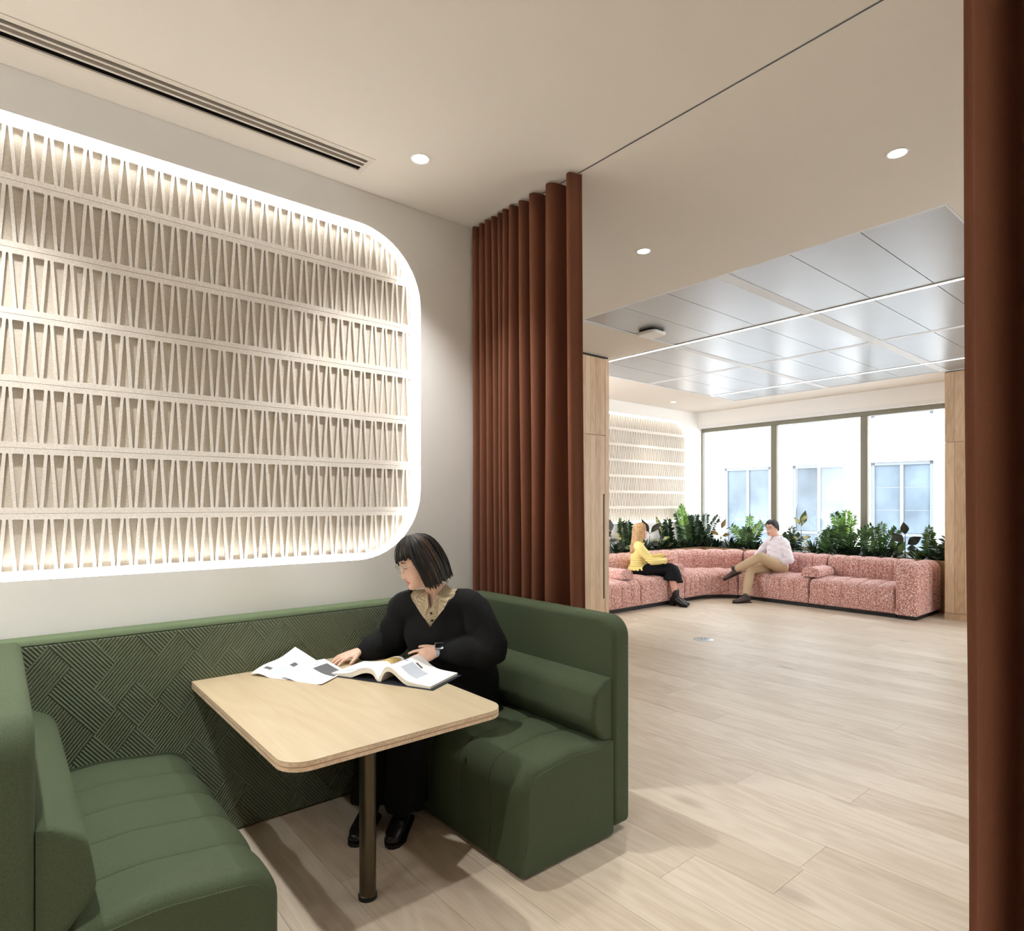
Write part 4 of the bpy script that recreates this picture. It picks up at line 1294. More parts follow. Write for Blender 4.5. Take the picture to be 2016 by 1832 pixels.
def paint_face(o, Mh):
    """lips get their own material"""
    inv = Mh.inverted()
    o.data.materials.append(M['lips'])
    for p in o.data.polygons:
        c = inv @ p.center
        if c.y > .070 and abs(c.x) < .024 * (1 - abs(c.z + .072) / .022) and -.0855 < c.z < -.0595: p.material_index = 1

def eyes(parent, Mh, open_=True):
    for s in (-1, 1):
        if open_:
            MB().ball((s * .031, .0715, .010), (.0105, .0105, .0055), Mh, 14, 10).build('eye', M['eyewhite'], parent, smooth=180)
            MB().ball((s * .031, .0785, .010), (.0052, .0045, .0050), Mh, 12, 8).build('iris', M['eyedark'], parent, smooth=180)
        mb = MB().tube([Mh @ Vector((s * .018, .083, .004 if not open_ else .0175)), Mh @ Vector((s * .031, .087, .001 if not open_ else .020)), Mh @ Vector((s * .045, .078, .003 if not open_ else .016))], [.0012, .0016, .001], n=6)
        mb.build('lashes', M['eyedark'], parent, smooth=180)
        mb = MB().tube([Mh @ Vector((s * .014, .090, .030)), Mh @ Vector((s * .030, .0905, .034)), Mh @ Vector((s * .048, .079, .029))], [.0022, .0026, .0012], n=6)
        mb.build('eyebrow', M['hairblack'] if not open_ else M['eyedark'], parent, smooth=180)

def hair(parent, Mh, bottom, mat, off=.016, K=22, NP=120, flare=None, thick=.010, seedv=1, name='hair', rib=.010, locks=0, lockmats=None, ext=.05):
    rnd = random.Random(seedv)
    ph = [rnd.uniform(0, 6.28) for _ in range(6)]
    R = .105
    dome = R * PI / 2
    def fn(u, v):
        phi = 2 * PI * u
        zb = bottom((phi + PI) % (2 * PI) - PI)
        zb += .004 * math.sin(phi * 23 + ph[0]) + .003 * math.sin(phi * 51 + ph[1])
        if zb >= .03: tot = R * math.acos(max(-1, min(1, (zb - .03) / .102)))
        else: tot = dome + (.03 - zb)
        arc = v * tot
        if arc < dome:
            al = arc / R; z = .03 + .102 * math.cos(al); rad = math.sin(al)
        else:
            z = .03 - (arc - dome); rad = 1.0
        rb = 1 + rib * rad * (math.sin(phi * 31 + ph[2] + 3 * v) + .7 * math.sin(phi * 67 + ph[3]))
        fl = flare(phi, z) if flare else (0, 0, 0)
        rx = (.075 + off) * rad * rb; ry = ((.090 + off) if math.cos(phi) > 0 else (.101 + off)) * rad * rb
        x = math.sin(phi) * rx * (1 + fl[0]); y = math.cos(phi) * ry * (1 + fl[1]) - .004 + fl[2]
        return Mh @ Vector((x, y, z + off * .6 * math.cos(min(arc / R, PI / 2))))
    o = MB().grid(fn, NP, K, True).build(name, mat, parent, smooth=180)
    s = o.modifiers.new('thickness', 'SOLIDIFY'); s.thickness = thick; s.offset = -1
    # loose locks lying on the shell, ends of unequal length
    sets = [MB() for _ in (lockmats or [mat])]
    c = Mh @ Vector((0, 0, 0))
    for k in range(locks):
        u0 = rnd.random(); v0 = rnd.uniform(.06, .45); v1 = 1.0 + rnd.uniform(-.06, ext); du = rnd.uniform(-.012, .012)
        lift = rnd.uniform(.0005, .0035)
        pts = []
        for i in range(7):
            t = i / 6
            q = fn(u0 + du * t, v0 + (v1 - v0) * t)
            out = (q - c); out = out.normalized()
            pts.append(q + out * lift * math.sin(PI * min(1, .15 + t * .85)))
        w_ = rnd.uniform(.0035, .0070)
        sets[k % len(sets) if rnd.random() < .5 else 0].tube(pts, [(w_ * a, w_ * .45 * a) for a in (.25, .7, .95, 1, .95, .75, .25)], side=Mh.to_3x3() @ Vector((math.cos(2 * PI * u0), -math.sin(2 * PI * u0), 0)), n=6, sub=2)
    for st, mt in zip(sets, lockmats or [mat]):
        if st.v: st.build('hair_locks', mt, parent, smooth=180)
    return o

def glasses(parent, Mh, r=.024):
    for s in (-1, 1):
        pts = []
        for k in range(25):
            a = 2 * PI * k / 24
            x = s * .033 + r * math.cos(a); z = .005 + r * .88 * math.sin(a)
            pts.append(Mh @ Vector((x, .106 - .10 * max(0, abs(x) - .02) ** 1.2 * 3, z)))
        MB().tube(pts, [.0011] * 25, n=6, sub=1, caps=False).build('glasses_rim', M['wire'], parent, smooth=180)
        MB().add(pts[:-1], [tuple(range(24))]).build('lens', M['lens'], parent)
        MB().tube([Mh @ Vector((s * .056, .098, .010)), Mh @ Vector((s * .074, .06, .011)), Mh @ Vector((s * .081, -.005, .008))], [.0011] * 3, n=6).build('glasses_temple', M['wire'], parent, smooth=180)
    MB().tube([Mh @ Vector((-.011, .109, .009)), Mh @ Vector((0, .113, .012)), Mh @ Vector((.011, .109, .009))], [.0011] * 3, n=6).build('glasses_bridge', M['wire'], parent, smooth=180)

def add_hand(mb, wrist, d, back, thumb, curl=.35, spread=.16, sc=1.0, thumb_in=.35):
    """palm, four unequal fingers with knuckle bends, thumb from the side of the palm"""
    w = Vector(wrist); d = Vector(d).normalized(); n = Vector(back); n = (n - d * n.dot(d)).normalized()
    t = Vector(thumb); t = (t - d * t.dot(d) - n * t.dot(n)).normalized()
    pal = w + d * .085 * sc
    mb.tube([w - d * .03, w, w + d * .03 * sc, w + d * .06 * sc, pal], [(.022 * sc, .018 * sc), (.023 * sc, .017 * sc), (.033 * sc, .016 * sc), (.039 * sc, .0145 * sc), (.038 * sc, .012 * sc)], side=t, n=16)
    lens = (.066, .074, .070, .054); offs = (.030, .0105, -.0095, -.0285); back_ = (-.004, .002, 0.0, -.008)
    for ln, o_, bk in zip(lens, offs, back_):
        fd_ = (d + t * (o_ / .03) * spread).normalized()
        p = pal + t * o_ * sc + d * bk * sc
        pts = [p - d * .012 * sc]
        rr = [.0088 * sc]
        a = curl * .45; seg = (.45, .31, .24)
        pts.append(p.copy()); rr.append(.0086 * sc)
        for q, r_ in zip(seg, (.0080, .0073, .0060)):
            dirn = fd_ * math.cos(a) - n * math.sin(a)
            p = p + dirn * ln * q * sc
            pts.append(p.copy()); rr.append(r_ * sc); a += curl
        mb.tube(pts, rr, n=12, sub=3)
    b = w + d * .022 * sc + t * .020 * sc - n * .004 * sc
    td = (t * (1 - thumb_in) + d * (.55 + thumb_in) - n * .25).normalized()
    mb.tube([b - td * .01 * sc, b + td * .022 * sc, b + td * .044 * sc, b + (td * .064 + d * .010 - n * .004) * sc], [.014 * sc, .0115 * sc, .0095 * sc, .0075 * sc], n=12, sub=3)

def add_shoe(mb, ankle, toe_dir, ln=.25, w=.042, heel=.0, top=.11):
    a = Vector(ankle); d = Vector((toe_dir[0], toe_dir[1], toe_dir[2] if len(toe_dir) > 2 else 0)).normalized()
    up = Vector((0, 0, 1)) if abs(d.z) < .2 else (Vector((0, 0, 1)) - d * d.z).normalized()
    side = d.cross(up)
    h0 = a - d * .055
    base = -a.z if abs(d.z) < .2 else -.09
    def at(t, h): return a + d * t + up * (h + base)
    mb.tube([at(-.055, .045 + heel), at(-.01, .048 + heel), at(.06, .046 + heel * .6), at(.12, .036 + heel * .2), at(ln - .075, .030)],
            [(w * .80, .042), (w * .86, .044), (w * .92, .042), (w * 1.05, .033), (w * .78, .024)], side=side, n=18, sub=4)
    mb.tube([at(-.01, .05 + heel), at(-.008, top), at(-.008, top + .02)], [(w * .86, .052), (w * .84, .048), (w * .84, .047)], side=side, n=18)
    return d, up, side, at

def sole(parent, at_, side, d, ln=.25, w=.042, heel=0.0, mat='leather'):
    mb = MB()
    pts = [(-.092, .6), (-.075, .85), (-.02, .9), (.06, .95), (.12, 1.1), (ln - .10, 1.02), (ln - .065, .72), (ln - .048, .3)]
    vs = []; fs = []
    up = side.cross(d) * -1 if False else None
    for i, (t, s) in enumerate(pts):
        hh = heel * max(0, min(1, (.10 - t) / .08))
        for sg in (-1, 1):
            for z in (0.001 + (hh if False else 0) + hh * 0.0, .014):
                p = at_(t, (z if z > .01 else z) + (hh if z > .01 or t > .03 else hh * 0.0 if False else hh))
                vs.append(p + side * (sg * w * s))
    n = len(pts)
    for i in range(n - 1):
        a = 4 * i; b = a + 4
        fs += [(a, b, b + 1, a + 1), (a + 2, a + 3, b + 3, b + 2), (a + 1, b + 1, b + 3, a + 3), (a, a + 2, b + 2, b)]
    fs += [(0, 1, 3, 2), (4 * n - 4, 4 * n - 2, 4 * n - 1, 4 * n - 3)]
    mb.add(vs, fs)
    if heel > 0:
        q = [at_(t, z) + side * (sg * w * .78) for z in (0.0, heel + .006) for t in (-.09, -.02) for sg in (-1, 1)]
        mb.add(q, [(0, 1, 3, 2), (4, 6, 7, 5), (0, 4, 5, 1), (2, 3, 7, 6), (0, 2, 6, 4), (1, 5, 7, 3)])
    mb.build('sole', M[mat], parent)

# ---------------------------------------------------------------- the woman reading in the booth
def reader():
    r = empty('person', (1.82, 2.62, 0.0), 'woman with a black bob, glasses and black jumper reading at the booth table', 'person')
    f = V((-.80, -.60, 0)); rt = V((-.60, .80, 0))              # chest direction and her right
    pel = V((1.855, 2.655, .50)); S = V((1.655, 2.555, 1.045))
    sh_r = V((1.548, 2.690, 1.015)); sh_l = V((1.765, 2.425, 1.03))
    el_r = V((1.585, 2.865, .800)); wr_r = V((1.415, 2.862, .765))
    el_l = V((1.805, 2.330, .805)); wr_l = V((1.625, 2.452, .808))
    hp_r = V((1.82, 2.74, .50)); hp_l = V((1.80, 2.54, .50))
    kn_r = V((1.40, 2.70, .53)); kn_l = V((1.45, 2.50, .53))
    an_r = V((1.335, 2.655, .09)); an_l = V((1.450, 2.540, .09))
    Mh = head_frame((1.565, 2.588, 1.222), (-.985, .17), math.radians(-20), math.radians(3), 0.98)
    hb = Mh @ V((0, -.02, -.085))
    # body
    b = MB()
    add_head(b, Mh)
    nb = V((1.655, 2.558, 1.06))
    b.tube([nb - V((0, 0, .05)), nb + V((-.01, 0, .03)), hb], [.062, .050, .052], n=18)
    b.tube([pel, pel.lerp(S, .35), pel.lerp(S, .72), S - V((0, 0, .05))], [(.15, .11), (.125, .095), (.145, .098), (.10, .066)], side=rt, n=24)
    for a, e, w in ((sh_r, el_r, wr_r), (sh_l, el_l, wr_l)):
        b.tube([S.lerp(a, .5) - V((0, 0, .045)), a - V((0, 0, .03)), a.lerp(e, .5), e], [.045, .046, .044, .038], n=14)
        b.tube([e, e.lerp(w, .4), w], [.038, .034, .024], n=14)
    for h_, k, a in ((hp_r, kn_r, an_r), (hp_l, kn_l, an_l)):
        b.tube([h_, h_.lerp(k, .5), k], [.085, .075, .055], n=14); b.tube([k, k.lerp(a, .4), a], [.055, .050, .034], n=14)
        b.tube([a, a + V((-.045, -.045, -.040)), a + V((-.080, -.080, -.052))], [.030, .021, .015], n=12)
    add_hand(b, wr_r + V((-.02, 0, .006)), V((-.985, .02, -.20)), V((-.15, -.1, 1)), V((-.1, -1, 0)), curl=.22, spread=.22)
    add_hand(b, wr_l + V((-.02, .012, .008)), V((-.86, .40, -.30)), V((-.35, -.75, .62)), V((-.2, .5, .8)), curl=.30, spread=.24)
    bo = flesh('body', b, M['skin'], r, 0.0034, 4)
    paint_face(bo, Mh)
    eyes(r, Mh, False); glasses(r, Mh, .0235)
    def bot(phi):
        d = abs(phi)
        # phi > 0 is her right, phi < 0 her left (towards the camera)
        if d < .98: return .038 - .012 * (phi + .2) / .7 + .012 * math.cos(phi * 2.2)
        t = min(1, (d - .98) / .16)
        return (.040 + (-.105 - .040) * t * t * (3 - 2 * t)) - .012 * math.sin(min(1, (d - .9) / 2.2) * PI) * (1 if d > .9 else 0)
    def flare(phi, z):
        k = max(0.0, min(1.0, (.05 - z) / .12))
        return (.16 * math.sin(k * PI * .62) + .02, .10 * math.sin(k * PI * .6), -.006 * k)
    hair(r, Mh, bot, M['hairblack'], .018, 26, 160, flare, .014, 4, locks=230, lockmats=[M['hairblack'], M['hairblack'], M['hairbrown']], ext=.07)
    # shirt, open at the neck
    sh = MB()
    sh.tube([pel, pel.lerp(S, .35), pel.lerp(S, .70), S - V((0, 0, .045)), S - V((0, 0, .005)), S + V((.004, .003, .022))], [(.165, .125), (.155, .118), (.176, .118), (.150, .090), (.115, .074), (.070, .058)], side=rt, n=28)
    for a in (sh_r, sh_l): sh.tube([S.lerp(a, .05) - V((0, 0, .022)), S.lerp(a, .5) - V((0, 0, .012)), a - V((0, 0, .01))], [.068, .066, .058], n=16)
    so_ = flesh('shirt', sh, M['gingham'], r, .006, 3)
    def loc(lat, fw, z): return V((S.x, S.y, 0)) + rt * lat + f * fw + V((0, 0, z))
    tree_v = []; tree_f = []
    for o in (so_, bo):
        n0 = len(tree_v)
        tree_v += [v_.co.copy() for v_ in o.data.vertices]; tree_f += [tuple(i + n0 for i in q.vertices) for q in o.data.polygons]
    tree = BVHTree.FromPolygons(tree_v, tree_f)
    def skin_at(lat, z, lift):
        hit = tree.ray_cast(loc(lat, .5, z), -f)
        return (hit[0] if hit[0] else loc(lat, .09, z)) + f * lift
    bm = bmesh.new(); bm.from_mesh(so_.data)
    zc, kc = 1.003, .34
    apc = loc(.004, 0, zc)
    for s in (-1, 1):
        bmesh.ops.bisect_plane(bm, geom=bm.verts[:] + bm.edges[:] + bm.faces[:], plane_co=apc, plane_no=(rt * s - V((0, 0, kc))))
    kill = [fc for fc in bm.faces if fc.calc_center_median().z > zc and abs((fc.calc_center_median() - apc).dot(rt)) < kc * (fc.calc_center_median().z - zc) and (V((fc.calc_center_median().x, fc.calc_center_median().y, 0)) - V((S.x, S.y, 0))).dot(f) > 0]
    bmesh.ops.delete(bm, geom=kill, context='FACES')
    bm.to_mesh(so_.data); bm.free()
    for s in (-1, 1):
        # stand round the neck, then a pointed flap lying on the shirt front
        A_ = [skin_at(s * .030, 1.068, .012), skin_at(s * .012, 1.022, .010), skin_at(s * .034, .972, .012), skin_at(s * .062, 1.004, .014), skin_at(s * .080, 1.046, .016)]
        nk = V((nb.x, nb.y, 0)) + V((0, 0, 1.078))
        B_ = [nk + rt * (s * .064) + f * .022, nk + rt * (s * .068) - f * .030 + V((0, 0, .006)), nk + rt * (s * .098) - f * .030 - V((0, 0, .022)), nk + rt * (s * .098) + f * .030 - V((0, 0, .020))]
        o = MB().add(A_ + B_, [(0, 1, 2, 3), (0, 3, 4), (0, 4, 8, 5), (5, 8, 7, 6)]).build('collar', M['gingham'], r)
        m_ = o.modifiers.new('t', 'SOLIDIFY'); m_.thickness = .004
    for i, z in enumerate((.985, .948)):
        MB().ball(skin_at(.002, z, .003), (.006, .006, .006)).build('button', M['eyedark'], r, smooth=180)
    # jumper: one volume, then the V neck is cut out of it
    sw = MB()
    sw.tube([pel - V((0, 0, .03)), pel.lerp(S, .18), pel.lerp(S, .42), pel.lerp(S, .70), S - V((0, 0, .022)), S + V((0, 0, .014))], [(.205, .165), (.212, .168), (.200, .150), (.205, .142), (.165, .098), (.085, .066)], side=rt, n=32)
    for a, e, w, cf in ((sh_r, el_r, wr_r, .042), (sh_l, el_l, wr_l, .040)):
        sw.tube([S.lerp(a, .35) - V((0, 0, .03)), a - V((0, 0, .012)), a.lerp(e, .45), e], [.075, .068, .072, .076], n=18)
        sw.tube([a.lerp(e, .6), e, e.lerp(w, .45), e.lerp(w, .80), w], [.072, .078, .074, .058, cf], n=18)
    swo = flesh('jumper', sw, M['black'], r, .0065, 10, .6)
    bm = bmesh.new(); bm.from_mesh(swo.data)
    za, kk = .912, .74
    ap = loc(.012, 0, za)
    for s in (-1, 1):
        bmesh.ops.bisect_plane(bm, geom=bm.verts[:] + bm.edges[:] + bm.faces[:], plane_co=ap, plane_no=(rt * s - V((0, 0, kk))))
    kill = []
    for fc in bm.faces:
        c = fc.calc_center_median()
        lat = (c - ap).dot(rt); fw = (V((c.x, c.y, 0)) - V((S.x, S.y, 0))).dot(f)
        if fw > -.045 and c.z > za and abs(lat) < min(.115, kk * (c.z - za)): kill.append(fc)
        elif c.z > 1.045 and (V((c.x, c.y, 0)) - V((S.x, S.y, 0))).length < .092: kill.append(fc)
    bmesh.ops.delete(bm, geom=kill, context='FACES')
    bm.to_mesh(swo.data); bm.free()
    wk = wrinkle(16, 16, 22, 3)
    ripple(swo, lambda x, y, z: .009 * wk(x, y, z))
    m_ = swo.modifiers.new('t', 'SOLIDIFY'); m_.thickness = .005; m_.offset = 1
    # trousers
    tr_ = MB()
    tr_.tube([pel + V((0, 0, .03)), pel - V((0.02, 0, .03))], [(.18, .14), (.185, .14)], side=rt, n=20)
    for h_, k, a, hem in ((hp_r, kn_r, an_r, .115), (hp_l, kn_l, an_l, .125)):
        tr_.tube([h_, h_.lerp(k, .5), k + V((.02, 0, 0))], [.105, .100, .090], n=18)
        tr_.tube([k + V((.02, 0, .0)), k.lerp(a, .45) + V((.01, 0, 0)), a + V((.02, .01, .02))], [.090, .096, (hem * .92, hem * .8)], n=18, caps=False)
    to = flesh('trousers', tr_, M['blackcloth'], r, .008, 6)
    ripple(to, lambda x, y, z: np.sin(x * 70 + y * 45) * .007 * np.clip((.5 - z) / .35, 0, 1))
    for nm, a, d in (('shoe', an_r, (-.72, -.69)), ('shoe', an_l, (-.70, -.71))):
        s_ = MB(); dd, up, side, at_ = add_shoe(s_, a, d, .24, .043, .012, .10)
        so = flesh(nm, s_, M['leather'], r, .005, 4)
        sole(so, at_, side, dd, .24, .045, .0, 'dark')
    # watch on her left wrist
    wd = (wr_l - el_l).normalized()
    wc = wr_l + V((-.022, .014, .004))
    an = wd.orthogonal().normalized()
    upn = V((-.10, -.62, .78)); upn = (upn - wd * upn.dot(wd)).normalized(); sd = wd.cross(upn)
    mbw = MB(); nS = 28; vs = []
    for k in range(nS):
        q = 2 * PI * k / nS
        c_ = wc + upn * (.0245 * math.sin(q)) + sd * (.0285 * math.cos(q))
        o_ = (upn * math.sin(q) + sd * math.cos(q)) * .0025
        vs += [c_ - wd * .010, c_ + wd * .010, c_ + wd * .010 + o_, c_ - wd * .010 + o_]
    fs = []
    for k in range(nS):
        a = 4 * k; b_ = 4 * ((k + 1) % nS)
        for j in range(4): fs.append((a + j, a + (j + 1) % 4, b_ + (j + 1) % 4, b_ + j))
    mbw.add(vs, fs)
    wt = empty('wrist_watch', wc, 'square watch with a pale blue strap on the wrist of the reading woman', 'watch')
    mbw.build('strap', M['strap'], wt, smooth=40)
    def wbox(hw, hh, z0, z1, nm, mt):
        pts = rrect(-hw, hw, -hh, hh, min(hw, hh) * .35, 4)
        MB().prism(pts, lambda a, c: wc + wd * a + sd * c + upn * z0, lambda a, c: wc + wd * a + sd * c + upn * z1).build(nm, M[mt], wt, bevel=.001)
    wbox(.021, .0185, .024, .034, 'case', 'steel'); wbox(.017, .0145, .034, .0352, 'screen', 'screen')
    return r
reader()

# ---------------------------------------------------------------- the woman in yellow on the sofa
def talker():
    r = empty('person', (7.55, 6.0, 0.0), 'woman with long blond hair in a yellow top and black skirt gesturing on the sofa', 'person')
    f = V((.62, -.78, 0)).normalized(); rt = V((f.y, -f.x, 0))
    pel = V((7.545, 6.04, .50)); S = V((7.475, 5.985, .90))
    sh_r = S + rt * .165 + V((0, 0, -.03)); sh_l = S - rt * .165 + V((0, 0, -.03))
    el_r = V((7.47, 5.74, .66)); wr_r = V((7.69, 5.66, .655))
    el_l = V((7.70, 5.95, .68)); wr_l = V((7.80, 5.77, .72))
    hp_r = pel + rt * .09; hp_l = pel - rt * .09
    kn_r = V((7.75, 5.60, .535)); kn_l = V((7.87, 5.68, .535))
    an_r = V((7.73, 5.50, .125)); an_l = V((7.84, 5.56, .125))
    Mh = head_frame((7.465, 5.945, 1.098), (.74, -.67), math.radians(2), 0, .97)
    b = MB(); add_head(b, Mh, lids=False)
    b.tube([S - V((0, 0, .03)), S + V((0, 0, .04)), Mh @ V((0, -.02, -.085))], [.06, .049, .051], n=14)
    b.tube([pel, pel.lerp(S, .4), pel.lerp(S, .75), S - V((0, 0, .02))], [(.15, .11), (.12, .095), (.145, .10), (.11, .07)], side=rt, n=20)
    for a, e, w in ((sh_r, el_r, wr_r), (sh_l, el_l, wr_l)):
        b.tube([S.lerp(a, .5), a, a.lerp(e, .5), e], [.055, .05, .042, .037], n=12); b.tube([e, e.lerp(w, .4), w], [.037, .033, .024], n=12)
    for h_, k, a in ((hp_r, kn_r, an_r), (hp_l, kn_l, an_l)):
        b.tube([h_, h_.lerp(k, .5), k], [.085, .075, .055], n=12); b.tube([k, k.lerp(a, .35), a], [.054, .054, .034], n=12)
        b.tube([a, a + V((0, -.045, -.030)), a + V((0, -.085, -.058))], [.030, .021, .015], n=10)
    add_hand(b, wr_r, V((.80, -.50, .12)), V((-.2, -.4, -1)), V((-.2, -.6, .8)), .12, .2)
    add_hand(b, wr_l, V((.55, -.80, .25)), V((.4, -.2, -1)), V((.6, .3, .7)), .14, .2)
    bo = flesh('body', b, M['skin2'], r, .0042, 3); paint_face(bo, Mh); eyes(r, Mh, True)
    def bot(phi):
        d = abs(phi)
        if d < .75: return .080 - .02 * d
        t = min(1, (d - .75) / .35)
        return .065 + (-.30 - .065) * t * t * (3 - 2 * t) - .05 * max(0, math.cos(phi + PI) - .3)
    def flare(phi, z):
        k = max(0.0, min(1.0, (.03 - z) / .30))
        return (-.10 * k, -.05 * k, -.055 * k ** 1.4)
    hair(r, Mh, bot, M['hairblond'], .012, 30, 120, flare, .012, 7, locks=140, lockmats=[M['hairblond'], M['hairgold']], ext=.05)
    sw = MB()
    sw.tube([pel + V((0, 0, .06)), pel.lerp(S, .35), pel.lerp(S, .72), S - V((0, 0, .015)), S + V((0, 0, .012))], [(.165, .135), (.150, .122), (.168, .125), (.135, .085), (.075, .065)], side=rt, n=24)
    for a, e, w in ((sh_r, el_r, wr_r), (sh_l, el_l, wr_l)):
        sw.tube([S.lerp(a, .4), a, a.lerp(e, .5), e], [.07, .066, .060, .055], n=14); sw.tube([e, e.lerp(w, .5), e.lerp(w, .92)], [.055, .052, .042], n=14)
    yo = flesh('yellow_top', sw, M['yellow'], r, .007, 5)
    ripple(yo, lambda x, y, z: .004 * np.sin(z * 190) * np.clip((.80 - z) / .1, 0, 1))
    # ruffles at hem, cuff and neck
    def ruffle(c, ax, a_dir, ra, rb, ln, nm):
        ax = ax.normalized(); a_ = (a_dir - ax * a_dir.dot(ax)).normalized(); b_ = ax.cross(a_)
        def fn(u, v):
            q = 2 * PI * u; k = 1 + v * (.16 + .10 * math.sin(q * 16))
            return c + ax * (ln * v) + a_ * (ra * k * math.cos(q)) + b_ * (rb * k * math.sin(q))
        o = MB().grid(fn, 96, 5, True).build(nm, M['yellow'], r, smooth=180)
        m_ = o.modifiers.new('t', 'SOLIDIFY'); m_.thickness = .003
    ruffle(pel + V((0, 0, .075)), V((.1, 0, -1)), rt, .172, .142, .05, 'hem_ruffle')
    ruffle(el_r.lerp(wr_r, .86), (wr_r - el_r), V((0, 0, 1)), .040, .040, .04, 'cuff_ruffle')
    ruffle(el_l.lerp(wr_l, .86), (wr_l - el_l), V((0, 0, 1)), .040, .040, .04, 'cuff_ruffle')
    ruffle(S + V((.01, -.01, .0)), V((.1, -.15, 1)), rt, .064, .060, .035, 'neck_ruffle')
    sk = MB()
    sk.tube([pel + V((0, 0, .06)), pel - V((0, 0, .02))], [(.160, .130), (.185, .14)], side=rt, n=20)
    km = (kn_r + kn_l) / 2; hm = (hp_r + hp_l) / 2; am = (an_r + an_l) / 2
    sd_ = kn_l - kn_r
    sk.tube([hm, hm.lerp(km, .5), km + V((0, 0, -.01)), km.lerp(am, .22) + V((.0, -.01, 0)), km.lerp(am, .46) + V((-.015, .005, 0))], [(.185, .10), (.182, .097), (.165, .092), (.185, .125), (.205, .160)], side=sd_, n=24, caps=False)
    flesh('skirt', sk, M['blackcloth'], r, .008, 3)
    for a, d in ((an_r, (.02, -1)), (an_l, (.10, -1))):
        s_ = MB(); dd, up, side, at_ = add_shoe(s_, a, d, .265, .044, .045, .19)
        so = flesh('ankle_boot', s_, M['leather'], r, .006, 4)
        sole(so, at_, side, dd, .245, .040, .045, 'leather')
talker()

